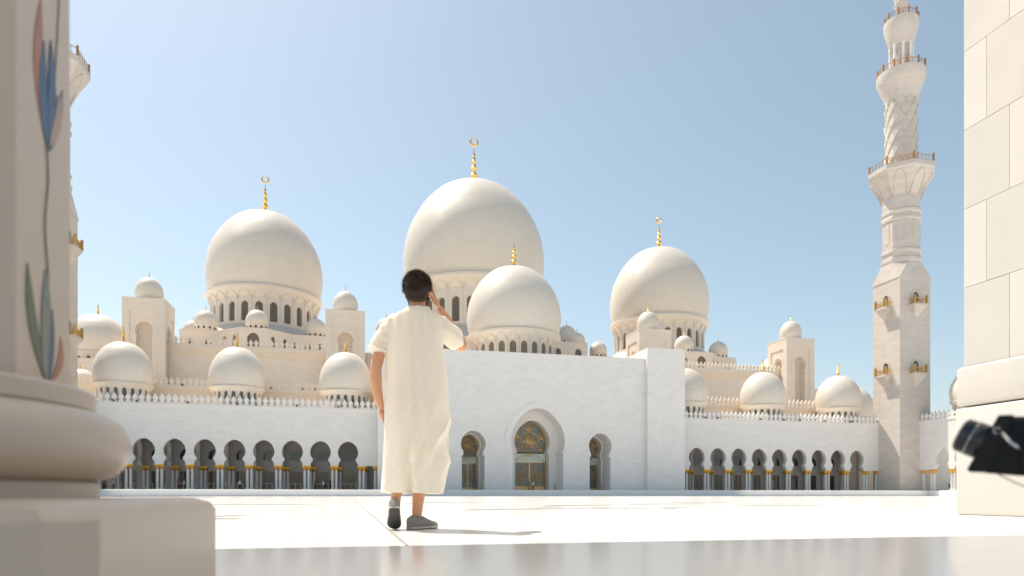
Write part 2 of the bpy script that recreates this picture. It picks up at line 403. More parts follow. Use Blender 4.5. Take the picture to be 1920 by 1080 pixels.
ARCH_D = 4.36; ROOF = 13.35     # above platform
m = MB()
arch_o = keyhole(1.62, 6.12, 1.2, 4.72, 1.58, CH, 1.12, 14, flare=CH + .12)
# soften the flare below the neck
def arch_bay_mesh(thick, mat):
    m = MB(); w = ARCH_D/2
    k = keyhole(1.62, 6.12, 1.2, 4.85, 1.58, CH, 1.12, 14, flare=CH + .15)
    i = [j for j, p in enumerate(k) if abs(p[0] - 1.2) < 1e-6 and p[1] < 5][0]
    extra = [(1.56, CH + .3), (1.45, CH + .5), (1.3, CH + .72)]
    right = k[:2] + extra + k[i:]; 
    half = [p for p in right if p[0] > 1e-6]
    cut = []
    for p in half:
        cut.append(p)
        if p[1] >= max(q[1] for q in half) - 1e-6: break
    apex = (0, 6.12 + 1.62*1.12)
    full = cut + [apex] + [(-x, z) for x, z in reversed(cut)]
    outer = [(-w, CH)] + [] + list(reversed(full)) + [(w, CH), (w, ROOF), (-w, ROOF)]
    m.panel(outer, [], 0, thick); return m.mesh('arch_bay', mat)
BAYM = arch_bay_mesh(.75, WING)

m = MB(); m.panel(archwin(1.05, 5.1, 5.75, 1.05, 8), [], 0, .1); LUN = m.mesh('lunette_window', GLASS)
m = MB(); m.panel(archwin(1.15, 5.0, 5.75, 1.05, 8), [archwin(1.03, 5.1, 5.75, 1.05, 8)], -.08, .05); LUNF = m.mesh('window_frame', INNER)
m = MB(); m.box(-.95, .95, 0, .08, .35, 3.1); GDOOR = m.mesh('glass_door', GLASS)
m = MB(); m.panel(rect(-1.05, 1.05, 0, 3.2), [rect(-.93, -.03, .45, 3.08), rect(.03, .93, .45, 3.08)], -.08, .1); GDF = m.mesh('door_frame', plain('bronze door frame', (.25, .16, .08), .4, .6))
m = MB(); m.lathe([(.13, 0), (.13, .22), (.1, .26)], 10); SPOT = m.mesh('floodlight', BLACKM, 40)
m = MB(); m.tube([(0, 0, 0), (0, -.35, 0)], .14, 10); SPOUT = m.mesh('drain_spout', BLACKM, 40)

def arcade(label, u0, centres, end0, end1, back=True, drains=()):
    """gallery wing along x; wall front at v=115"""
    a = thing('arcade', label, 'arcade', (0, 115, ZP))
    for c in centres: inst('arch_bay', BAYM, a, (c, 0, 0))
    lo, hi = min(centres) - ARCH_D/2, max(centres) + ARCH_D/2
    if end0 < lo: m = MB(); m.box(end0, lo, 0, .75, CH, ROOF); m.build('wall', WING, a)
    if end1 > hi: m = MB(); m.box(hi, end1, 0, .75, CH, ROOF); m.build('wall', WING, a)
    m = MB(); m.box(end0, end1, -.12, .1, ROOF - .28, ROOF); m.box(end0, end1, -.06, .1, ROOF - .75, ROOF - .28); m.build('cornice', TRIM, a)
    m = MB(); m.box(end0, end1, .1, 9.0, ROOF - .35, ROOF - .02); m.build('roof', ROOFM, a)
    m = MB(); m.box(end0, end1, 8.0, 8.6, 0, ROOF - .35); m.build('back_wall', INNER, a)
    edges = [centres[0] - ARCH_D/2 if centres[0] < centres[-1] else centres[0] + ARCH_D/2]
    xs = sorted({round(c + s*ARCH_D/2, 3) for c in centres for s in (-1, 1)})
    xs2 = []
    for x in xs:
        if not xs2 or abs(x - xs2[-1]) > .5: xs2.append(x)
    for x in xs2:
        for dx in (-.31, .31):
            column(a, x + dx, .36); column(a, x + dx + .6, 7.3)
    for c in centres:
        w = inst('lunette_window', LUN, a, (c + .1, 7.93, 0)); inst('window_frame', LUNF, w)
        d_ = inst('glass_door', GDOOR, a, (c + .1, 7.94, 0)); inst('door_frame', GDF, d_)
    merlons(a, end0, end1, .14, ROOF, MERLON_W)
    for x in drains: inst('drain_spout', SPOUT, a, (x, -.1, ROOF + .2))
    return a
CL = [0.0 - ARCH_D*i for i in range(10)]; CR = [62.85 + 4.34*i for i in range(9)]
wingL = arcade('long white arcade wing with metal railings between its paired columns', 0, CL, -42.6, 5.6, drains=(-38, -34.6, -31.4, -24.2, -17.0, -14.2, -8.0, -1.5, 1.2))
for x in (4.35,): column(wingL, x, .36)
ARCH_D_save = ARCH_D; 
wingR = arcade('white arcade wing reaching from the portal to the tall minaret', 0, CR, 57.5, 104.2, drains=(64.5, 67, 76, 81, 84.5, 90, 96))
for x in (60.3, 102.3): column(wingR, x, .36)

# transverse arches between the bays of the galleries
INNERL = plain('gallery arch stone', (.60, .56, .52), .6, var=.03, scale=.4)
kk_ = keyhole(2.2, 6.3, 1.65, 4.85, 2.0, CH, 1.1, 14, cx=3.9)
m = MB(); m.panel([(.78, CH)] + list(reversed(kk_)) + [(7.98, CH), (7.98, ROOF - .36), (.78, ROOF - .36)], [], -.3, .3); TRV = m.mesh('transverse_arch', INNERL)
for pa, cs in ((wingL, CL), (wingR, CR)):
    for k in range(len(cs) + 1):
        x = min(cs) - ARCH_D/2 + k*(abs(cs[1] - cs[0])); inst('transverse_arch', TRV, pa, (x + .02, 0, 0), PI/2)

# railings in the open bays of the wing with railings
m = MB(); m.tube([(-1.35, 0, .98), (1.35, 0, .98)], .03, 8); RAIL = m.mesh('rail', RAILM, 50)
m = MB(); m.tube([(0, 0, 0), (0, 0, .97)], .028, 8); RPOST = m.mesh('post', RAILM, 50)
for i, c in enumerate(CL[:9]):
    r = thing('railing', 'low grey metal railing in the %s arcade opening counted from the portal' % ('first', 'second', 'third', 'fourth', 'fifth', 'sixth', 'seventh', 'eighth', 'ninth')[i], 'railing', (c, 114.95, ZP), 0, 'railings in the arcade openings')
    inst('rail', RAIL, r)
    for x in (-1.3, -.45, .45, 1.3): inst('post', RPOST, r, (x, 0, 0))

# wing along the right side of the courtyard, running towards the viewer
sw = thing('arcade', 'short arcade wing beyond the minaret with greenery behind its arch', 'arcade', (107, 0, ZP), 0)
for v in (104.5, 100.14, 95.8, 91.4, 87.1):
    inst('arch_bay', BAYM, sw, (0, v, 0), -PI/2)
    for s_ in (-1, 1):
        pass
for v in (106.7, 102.3, 97.95, 93.6, 89.2):
    for dv in (-.31, .31):
        column(sw, .36, v + dv, 0); column(sw, 7.9, v + dv, 0)
column(sw, .36, 108.9, 0)
m = MB(); m.box(0, .75, 106.68, 109.6, CH, ROOF); m.build('wall', WING, sw)
m = MB(); m.box(-.12, .1, 84, 109.6, ROOF - .28, ROOF); m.build('cornice', TRIM, sw)
m = MB(); m.box(.1, 9, 84, 109.6, ROOF - .35, ROOF - .02); m.build('roof', ROOFM, sw)
merlons(sw, 84.5, 109.4, .14, ROOF, MERLON_W, along='y')

# ------------------------------------------------------------------ prayer hall: stepped walls behind the wings
hall = thing('prayer_hall', 'stepped cream prayer hall walls with rows of pointed merlons under the domes', 'building', (31.6, 124, ZP))
def hw(name, mat, *b_): m = MB(); m.box(*b_); return m.build(name, mat, hall)
T2 = 17.4; T3 = 27.3     # above platform
# second storey, left and right of the portal
for a0, a1 in ((-80, -20), (20, 68.5)):
    w = hw('lower_wall', CREAM, a0, a1, 0, 14, ROOF - .5, T2 - .02)
    hw('bounce_tint_band', PEACH, a0, a1, -.06, .0, ROOF + 1.9, T2 - .45)
    hw('cornice', CTRIM, a0, a1, -.16, .02, T2 - .45, T2)
    merlons(hall, a0 + .5, a1 - .3, .05, T2, MERLON_C)
hw('lower_wall', CREAM, -20, 20, -8.9, 14, ROOF + 3, T2 + 2)     # behind the portal
for a0, a1 in ((-73.5, 73.5),):
    hw('upper_wall', CREAM, a0, a1, 14, 85, T2 - .5, T3 - .02)
for a0, a1 in ((-66, -36), (-28, 28), (36, 66)):
    hw('bounce_tint_band', PEACH, a0, a1, 13.9, 14, T3 - 2.0, T3 - .55)
    hw('cornice', CTRIM, a0, a1, 13.8, 14.02, T3 - .55, T3)
    if a0 != -28: merlons(hall, a0, a1, 14.05, T3, MERLON_C)
hw('cornice', CTRIM, -73.5, -66, 13.8, 14.02, T3 - .55, T3)
for x, z in ((-58.5, T2 + .2), (-54, T2 + .2), (-44.5, T2 + .2), (-39.3, T2 + .2), (-37.2, T2 + .2)):
    inst('drain_spout', SPOUT, hall, (x, -.1, z))
# drum base blocks
def block(u0, u1, v0, v1, z1, bay=None, wins=()):
    hu = u0 - 31.6; 
    z0 = T3 - .02; zt = z1 - ZP
    outer = rect(u0 - 31.6, u1 - 31.6, z0, zt)
    holes = [archwin(a, zb - ZP, zt_ - ZP - a, 1.1, 6, cx=c - 31.6) for c, a, zb, zt_ in wins]
    m = MB(); m.panel(outer, holes, v0 - 124, v0 - 124 + .5); m.build('drum_base', CREAM, hall)
    m = MB(); m.box(u0 - 31.6, u1 - 31.6, v0 - 124 + .5, v1 - 124, z0, zt - .02); m.build('drum_base', CREAM, hall)
    for (c, a, zb, zt_), h in zip(wins, holes):
        m = MB(); m.panel([(x*1.0, z) for x, z in archwin(a + .02, zb - ZP - .02, zt_ - ZP - a, 1.1, 6)], [], 0, .06); m.build('window_screen', LATT, hall, (c - 31.6, v0 - 124 + .42, 0))
ZB = 34.4
block(-33.8, -5.0, 152.5, 190, ZB, wins=[(x, .62, 29.0, 32.6) for x in (-31.5, -28.3, -25.2)] + [(x, .62, 29.0, 32.6) for x in (-11.3, -8.4, -6.0)])
block(67.5, 94.2, 152.5, 190, ZB, wins=[(x, .62, 29.0, 32.6) for x in (69.2, 72.4, 88.8, 91.8)])
block(9.0, 54.2, 150.5, 195, ZB + 1.2, wins=[(x, .8, 29.5, 34) for x in (12, 16, 21, 42, 47, 52)])
def bay(c, v0):
    """projecting three-sided bay at the middle of a drum base"""
    z0 = T3 - .02; zt = ZB - ZP + .02
    P = [(-7.2, 0), (-2.6, -4.2), (2.6, -4.2), (7.2, 0)]
    for i in range(3):
        a, b_ = Vector(P[i]), Vector(P[i+1]); ln = (b_ - a).length; mid = (a + b_)/2; ang = math.atan2((b_-a).y, (b_-a).x)
        w = [(0, 1.15, 28.8, 33.3)] if i == 1 else [(-1.5, .5, 29, 33), (1.5, .5, 29, 33)]
        holes = [archwin(q, zb - ZP, z1 - ZP - q, 1.1, 6, cx=x) for x, q, zb, z1 in w]
        m = MB(); m.panel(rect(-ln/2, ln/2, z0, zt), holes, 0, .4); m.build('bay_wall', CREAM, hall, (c - 31.6 + mid.x, v0 - 124 + mid.y, 0), ang)
        for x, q, zb, z1 in w:
            m = MB(); m.panel(archwin(q + .02, zb - ZP - .02, z1 - ZP - q, 1.1, 6, cx=x), [], .34, .4 - .01); m.build('window_screen', LATT, hall, (c - 31.6 + mid.x, v0 - 124 + mid.y, 0), ang)
    m = MB(); m.loft([[(x, y + .2, z) for x, y in [(-6.9, .2), (-2.5, -3.9), (2.5, -3.9), (6.9, .2)]] for z in (z0, zt - .05)]); m.build('bay_core', CREAM, hall, (c - 31.6, v0 - 124, 0))
bay(-18.9, 152.3); bay(82.2, 152.3)

# ------------------------------------------------------------------ the domes
make_dome('great central white dome, the largest, with golden crescent finial', 31.3, 172, 17.9, 51.6, 79.5, 16.2, 33, 28, 40.6, 46.5, .95, 10.6, .95, .95, lip=2.9, corbels=True, skirt=(16.9, 39.6, 21.5, 35.4), seg=128, reveal=.7)
make_dome('large white dome at the arcade end of the hall with golden crescent finial', -19.2, 172, 13.2, 46.7, 67.2, 11.9, 32, 24, 38.8, 43.2, .82, 7.9, .74, .75, lip=2.4, corbels=True, skirt=(13.0, 37.8, 16.8, 34.2), seg=112, reveal=.6)
make_dome('large white dome between the portal and the minaret with golden crescent finial', 82.6, 172, 13.25, 46.5, 67.3, 11.9, 32, 24, 38.8, 43.2, .82, 7.7, .74, .75, lip=2.4, corbels=True, skirt=(13.0, 37.8, 16.8, 34.2), seg=112, reveal=.6)
make_dome('white dome directly above the entrance portal, overlapping the great dome', 31.6, 130, 9.2, 30.9, 44.7, 8.15, 18, 24, 24.6, 28.7, .62, 5.6, .55, None, lip=1.9, screen=LATTG, corbels=True, cornice_mat=CTRIM, reveal=.4)
for u, lab in ((-34.6, 'small arcade dome nearest the marble column, in front of the niched tower'), (-17.7, 'small arcade dome in the middle of the railed wing'), (-.4, 'small arcade dome next to the man, before the plain tower'),
               (62.7, 'small arcade dome half hidden behind the portal pier'), (79.6, 'small arcade dome before the niched tower of the minaret wing'), (96.9, 'small arcade dome just before the minaret')):
    make_dome(lab, u, 119.5, 4.32, 17.6, 24.4, 3.8, 14.2, 20, 15.2, 16.75, .3, 2.9, .32, None, lip=.75, group='arcade domes', view=2.0, reveal=.25, seg=64)
make_dome('mid-sized dome rising behind the niched tower beside the marble column', -52.1, 163, 6.3, 29.9, 38.7, 5.7, 27, 18, 27.6, 29.0, .4, 3.0, .33, None, lip=.8, seg=64)
make_dome('mid-sized dome peeping out behind the tower of the minaret wing', 114.3, 163, 6.0, 29.9, 38.7, 5.5, 27, 18, 27.6, 29.0, .4, 3.0, .33, None, lip=.8, seg=64)
make_dome('low small dome over the parapet beside the distant minaret edge', -46.0, 135, 3.1, 18.3, 22.4, 2.8, 16, 0, 0, 0, 0, 1.3, .16, None, lip=.5, seg=48)
make_dome('arcade dome half behind the last arcade dome, touching the minaret', 114.6, 136, 4.3, 17.8, 25.2, 3.9, 14, 18, 15.2, 16.75, .3, 2.2, .22, None, lip=.7, seg=64)
make_dome('arcade dome beyond the minaret, cut by the clad pillar', 111.6, 101.2, 4.4, 17.4, 23.6, 3.9, 14.2, 20, 15.0, 16.75, .3, 2.2, .22, None, lip=.7, seg=64, view=3.2)
m = MB(); m.box(104.5, 128, 122.5, 150, ZP, 14.2); so = m.build('side_hall', CREAM); tag(so, 'plain flat-roofed block behind the minaret', 'building')
m = MB(); m.box(-62, -42.4, 124, 180, ZP, 17); m.box(-61, -43, 150, 180, 17, 27.1); so = m.build('side_hall', CREAM); tag(so, 'plain stepped block behind the minaret edge and marble column', 'building')
m = MB(); m.box(105.4, 124, 150.4, 180, ZP, 27.1); so = m.build('side_hall', CREAM); tag(so, 'plain block carrying the dome behind the minaret wing tower', 'building')
SMALL = [(-28.9, 151.9+1.9, ZB, 2.35, 'small roof dome before the large dome, nearest the niched tower'), (-18.4, 150.6, ZB, 2.3, 'small roof dome centred in front of the large arcade-side dome'),
         (-6.9, 155.2, ZB, 2.3, 'small roof dome beside the tower that stands by the man'), (-33.2, 163, ZB, 2.3, 'small roof dome peeking behind its neighbour, nearest the sky gap'),
         (79.0, 150.9, ZB, 2.3, 'small roof dome in front of the minaret-side large dome'), (90.6, 155.0, ZB, 2.35, 'small roof dome standing clear at the end of the hall roof'),
         (58.2, 154, 32.8, 2.1, 'small roof dome alone in the sky gap beside the great dome'), (8.3, 155, 35.4, 2.3, 'small roof dome touching the man and the sky'),
         (52.2, 160, ZB + 2.6, 2.6, 'small roof dome emerging behind the entrance dome'), (52.4, 152.6, ZB + .2, 1.9, 'smallest roof dome at the foot of the entrance dome')]
m = MB(); m.box(55, 61, 151, 157, T3 + ZP - .5, 32.8); so = m.build('roof_block', CREAM); tag(so, 'small roof block under the lone dome in the sky gap', 'building')
for u, v, z, r, lab in SMALL:
    d = make_dome(lab, u, v, r, z + 1.0, z + 1.0 + r*1.42, r*.93, z - .1, 0, 0, 0, 0, 1.25, .13, None, lip=.22, group='small roof domes', seg=48)
    m = MB(); m.panel(archwin(.19, 0, .3, 1.0, 5), [], -.03, .03); wm = m.mesh('window_slot', DARK)
    fa = math.atan2(-u, v)
    for i in range(12):
        a0 = 2*PI*i/12; da = (a0 - fa + PI) % (2*PI) - PI
        if abs(da) < 1.7: inst('window_slot', wm, d, (r*.935*math.sin(a0), -r*.935*math.cos(a0), .3), a0)
m = MB(); m.box(-30.4 + 0, -27.4, 0, 1, 0, 1)

# ------------------------------------------------------------------ square towers with niches
def tower(label, u, v, w, z0, z1, group, rz=0.0):
    t = thing('square_tower', label, 'tower', (u, v + w/2, z0), rz, group)
    h = z1 - z0; hh = w/2
    m = MB(); m.box(-hh + 1.9, hh - 1.9, -hh + 1.9, hh - 1.9, 0, h - .05); m.build('core', CREAM, t)
    kz = z1 - z0 - 5.6
    for k in range(4):
        a = k*PI/2
        m = MB(); e_ = 0 if k % 2 == 0 else .181; m.panel(rect(-hh + e_, hh - e_, 0, h), [rect(-2.35, 2.35, .6, h - 2.2)], -hh, -hh + .18)
        m.build('face_frame', CREAM, t, (0, 0, 0), a)
        ko = keyhole(1.5, kz, 1.15, kz - 1.0, 1.32, 1.2, 1.08, 14)
        m = MB(); e_ = .182 if k % 2 == 0 else 1.95; m.panel(rect(-hh + e_, hh - e_, 0, h - .06), [ko], -hh + .18, -hh + 1.91); m.build('niche_face', CREAM, t, (0, 0, 0), a)
    m = MB(); m.box(-hh - .06, hh + .06, -hh - .06, hh + .06, h, h + .22); m.build('coping', CTRIM, t)
    R = 2.42
    m = MB(); m.lathe([(R*.82, 0), (R*.82, .35), (R*.95, .42), (R*.95, .72), (R*.9, .8)], 48, caps=False); m.build('drum', CTRIM, t, (0, 0, h + .2), 0, 30)
    m = MB(); m.lathe([(r*R, z*R*1.62) for r, z in DP], 56); m.build('dome_shell', DOME, t, (0, 0, h + .95), 0, 50)
    inst('finial', finial_mesh(1.5, .16), t, (0, 0, h + .95 + R*1.6))
    return t
tower('square cream tower with keyhole niche nearest the marble column', -35.8, 135, 7.1, 17, 35.5, 'niched square towers')
tower('square cream tower with keyhole niche standing beside the man', -.5, 135, 7.4, 17, 35.5, 'niched square towers')
tower('square cream tower rising behind the portal pier, capped by a dome', 64.0, 135, 7.4, 17, 35.5, 'niched square towers')
tower('square cream tower with keyhole niches nearest the tall minaret', 99.6, 135, 7.2, 17, 35.5, 'niched square towers')

# ------------------------------------------------------------------ entrance portal
UC = 31.75
portal = thing('entrance_portal', 'tall plain white marble portal block with one big and two small horseshoe doorways', 'portal', (UC, 113, ZP))
OC = keyhole(4.8, 8.45, 4.2, 6.5, 4.5, 0, 1.17, 26)
OS1 = keyhole(2.12, 7.75, 1.7, 5.9, 1.95, 0, 1.06, 20, cx=-11.3); OS2 = [(x + 22.6, z) for x, z in OS1]
PH = 23.5
def notch_panel(x0, x1, z1, opens, y0, y1, mat, name, parent):
    """wall standing on the platform with door openings cut up from its foot"""
    poly = [(x0, 0)]
    for o in sorted(opens, key=lambda o: min(p[0] for p in o)): poly += list(reversed(o))
    poly += [(x1, 0), (x1, z1), (x0, z1)]
    m = MB(); m.panel(poly, [], y0, y1); return m.build(name, mat, parent)
notch_panel(-19.85, 19.85, PH, [OC, OS1, OS2], 0, 3.9, WHITE, 'front_wall', portal)
IC = keyhole(3.25, 8.6, 2.85, 6.6, 3.1, 0, 1.17, 24); IS1 = keyhole(1.8, 7.75, 1.45, 5.9, 1.65, 0, 1.06, 18, cx=-11.3); IS2 = [(x + 22.6, z) for x, z in IS1]
notch_panel(-19.8, 19.8, PH - 3, [IC, IS1, IS2], 3.9, 6.4, TRIM, 'inner_wall', portal)
m = MB(); m.box(-19.85, 19.85, 3.9, 12, PH - .6, PH - .02); m.build('roof', ROOFM, portal)
m = MB(); m.box(-19.8, 19.8, 6.9, 7.4, 0, PH - 3); m.build('back_wall', INNER, portal)
for s_ in (-1, 1):
    m = MB(); x0, x1 = sorted((s_*19.852, s_*27.1)); m.box(x0, x1, -1.0, 12, 0, 25.3); m.build('pier', WHITE, portal)
# raised archivolts and imposts round the doorways
def archivolt(o, w, parent, zcut, cx=0.0):
    c = (cx, zcut[1]); out = []
    for x, z in o:
        if z < zcut[0]: continue
        d = Vector((x - c[0], z - c[1])); out.append(((x, z), tuple(Vector((x, z)) + d.normalized()*w)))
    poly = [p[0] for p in out] + [p[1] for p in reversed(out)]
    m = MB(); m.panel(poly, [], -.09, .0); return m.build('archivolt', TRIM, parent)
archivolt(OC, 1.05, portal, (6.6, 8.45)); archivolt(OS1, .5, portal, (6.0, 7.75), -11.3); archivolt(OS2, .5, portal, (6.0, 7.75), 11.3)
for x in (-5.15, 4.5 - .02):
    m = MB(); m.box(x, x + .68, -.12, 0, 6.35, 6.6); m.build('impost', TRIM, portal)
    m = MB(); m.box(x + (0 if x < 0 else .04), x + .64, -.05, 0, 0, 6.35); m.build('door_pilaster', TRIM, portal)
for x in (-19.8 + .02, ):
    m = MB(); m.box(-19.8, 19.8, -.04, 0, PH - .55, PH - .004); m.build('coping', TRIM, portal)
# doors
FRAMEM = plain('gilded door frame', (.62, .40, .16), .35, .6, var=.1, scale=4)
def petal(cx, cz, ang, ln, w, y):
    pts = []
    for i in range(15):
        t = i/14; pts.append((t*ln, w*math.sin(PI*t)**.9))
    pts = pts + [(x, -z) for x, z in reversed(pts[1:-1])]
    ca, sa = math.cos(ang), math.sin(ang)
    return [(cx + x*ca - z*sa, y, cz + x*sa + z*ca) for x, z in pts]
def door(cx, jw, r, zc, nz, label, big):
    d = thing('door', label, 'door', (UC + cx, 113 + 6.0, ZP)); d['kind'] = 'thing'
    k = keyhole(r, zc, r*.85, nz, jw, 0, 1.17 if big else 1.06, 20)
    up = [p for p in k if p[1] > nz + .02]; 
    m = MB(); m.panel(up, [], .10, .16); m.build('upper_pane', DOORGL, d)
    zb0 = nz - (1.5 if big else 1.15)
    m = MB(); m.panel(rect(-jw, jw, zb0, nz), [], -.06, .06); m.build('lotus_band', GREENP, d)
    for s_ in (-1, 1):
        m = MB(); x0, x1 = sorted((s_*.02, s_*(jw - .02))); m.panel(rect(x0, x1, .06, zb0 - .02), [], .06, .12); lf = m.build('door_pane', DOORGL, d)
        m = MB(); ms = .1 if big else .07
        m.panel(rect(x0 - .0, x1, .05, zb0), [rect(x0 + ms*1.4, x1 - ms, .75 if big else .5, zb0 - ms)], -.04, .05); m.build('door_frame', FRAMEM, lf)
    t = MB(); y = .02
    rr = .052 if big else .04
    def P(c0, c1, n, ln, w, a0=0.0):
        for i in range(n): t.tube(petal(c0, c1, a0 + 2*PI*i/n, ln, w, y), rr, 5, closed=True)
    S = r/3.0
    P(0, zc + .1, 12, 1.25*S, .2*S); P(0, zc + .1, 6, 1.7*S, .5*S, PI/6)
    t.tube([(1.75*S*math.cos(a), y, zc + .1 + 1.75*S*math.sin(a)) for a in (2*PI*i/30 for i in range(30))], rr, 5, closed=True)
    for a in (PI/2, PI*.13, PI*.87, -PI*.2, -PI*.8):
        cx0, cz0 = 2.0*S*math.cos(a), zc + .1 + 2.0*S*math.sin(a)
        for j in range(5): 
            aj = a + (j - 2)*.55; pts = petal(cx0, cz0, aj, 1.1*S, .17*S, y)
            if all(abs(p[0]) < r*.98 and (p[0]**2 + (p[2]-zc)**2) < (r*1.12)**2 and p[2] > nz for p in pts): t.tube(pts, rr, 5, closed=True)
    for sx in (-1, 1):
        for q in (0, 1):
            pts = [(sx*(jw*.95 - jw*1.3*i/12), y - .1, zb0 + (nz - zb0)*(.1 + .8*math.sin(PI*i/12*(.55 + .4*q)))) for i in range(13)]
            t.tube(pts, rr, 5)
        n_ = 8 if big else 6; cx1 = sx*jw*.5; cz1 = zb0*.5 + .2; pl = min(jw*.48, 1.5)
        for i in range(n_):
            t.tube(petal(cx1, cz1, 2*PI*i/n_ + PI/2, pl*(1.0 if abs(math.cos(2*PI*i/n_ + PI/2)) > .3 or not big else 1.35), pl*.24, y - .03), rr, 5, closed=True)
    for x in ((0,) if big else ()):
        t.box(x - .12, x + .12, -.12, .02, .05, zb0)
    t.panel(k, [[(x*.965, z*.985 + .08) for x, z in k]], -.02, .08)
    t.box(-jw, jw, -.1, .0, zb0 - .12, zb0 + .02); t.box(-jw, jw, -.12, .05, .02, .42)
    t.build('tracery', FRAMEM, d, smooth=50)
    return d
door(0, 3.0, 3.15, 8.6, 6.6, 'tall gilded glass door in the central horseshoe arch of the portal', True)
door(-11.3, 1.6, 1.75, 7.75, 5.9, 'narrow gilded glass door in the portal arch nearest the man', False)
door(11.3, 1.6, 1.75, 7.75, 5.9, 'narrow gilded glass door in the portal arch nearest the minaret', False)
m = MB(); m.lathe([(.13, 0), (.13, .04), (.05, .08), (.05, 1.05), (.09, 1.1)], 12); BOL = m.mesh('barrier_post', BLACKM, 40)
for x, lab in ((-8.9, 'black barrier post inside the portal arch nearest the man'), (4.0, 'black barrier post inside the central portal arch'), (12.9, 'black barrier post inside the portal arch nearest the minaret')):
    tag(inst('barrier_post', BOL, None, (UC + x, 113 + 3.2, ZP)), lab, 'post', 'black barrier posts in the doorways')

# ------------------------------------------------------------------ minarets
def railing_ring(parent, pts, z, h, mat, name='balcony_rail', nb=4):
    m = MB(); n = len(pts)
    for i in range(n):
        a, b_ = Vector(pts[i]), Vector(pts[(i+1) % n])
        m.tube([(a.x, a.y, z + h), (b_.x, b_.y, z + h)], .07, 5); m.tube([(a.x, a.y, z + .12), (b_.x, b_.y, z + .12)], .06, 5)
        m.box(a.x - .13, a.x + .13, a.y - .13, a.y + .13, z, z + h*1.35)
        ln = (b_ - a).length; k = max(2, int(ln/.8)) if nb else 0
        for j in range(1, k):
            p = a.lerp(b_, j/k); m.tube([(p.x, p.y, z + .1), (p.x, p.y, z + h)], .045, 4)
            q = a.lerp(b_, (j - .5)/k); m.tube([(q.x + .0*math.cos(t), q.y, z + h*.55 + .26*math.sin(t)) if False else (q.x + (b_-a).normalized().x*.26*math.cos(t), q.y + (b_-a).normalized().y*.26*math.cos(t), z + h*.55 + .26*math.sin(t)) for t in (2*PI*i_/10 for i_ in range(10))], .03, 4, closed=True)
    return m.build(name, mat, parent)
def octa(r, z, rot=PI/8): return [(r*math.cos(rot + PI/4*i), r*math.sin(rot + PI/4*i), z) for i in range(8)]
def sq8(h, z):
    c = h*.02
    return [(h, h*.5 - 0, z) if False else p for p in ((h, h - c, z), (h - c, h, z), (-h + c, h, z), (-h, h - c, z), (-h, -h + c, z), (-h + c, -h, z), (h - c, -h, z), (h, -h + c, z))]
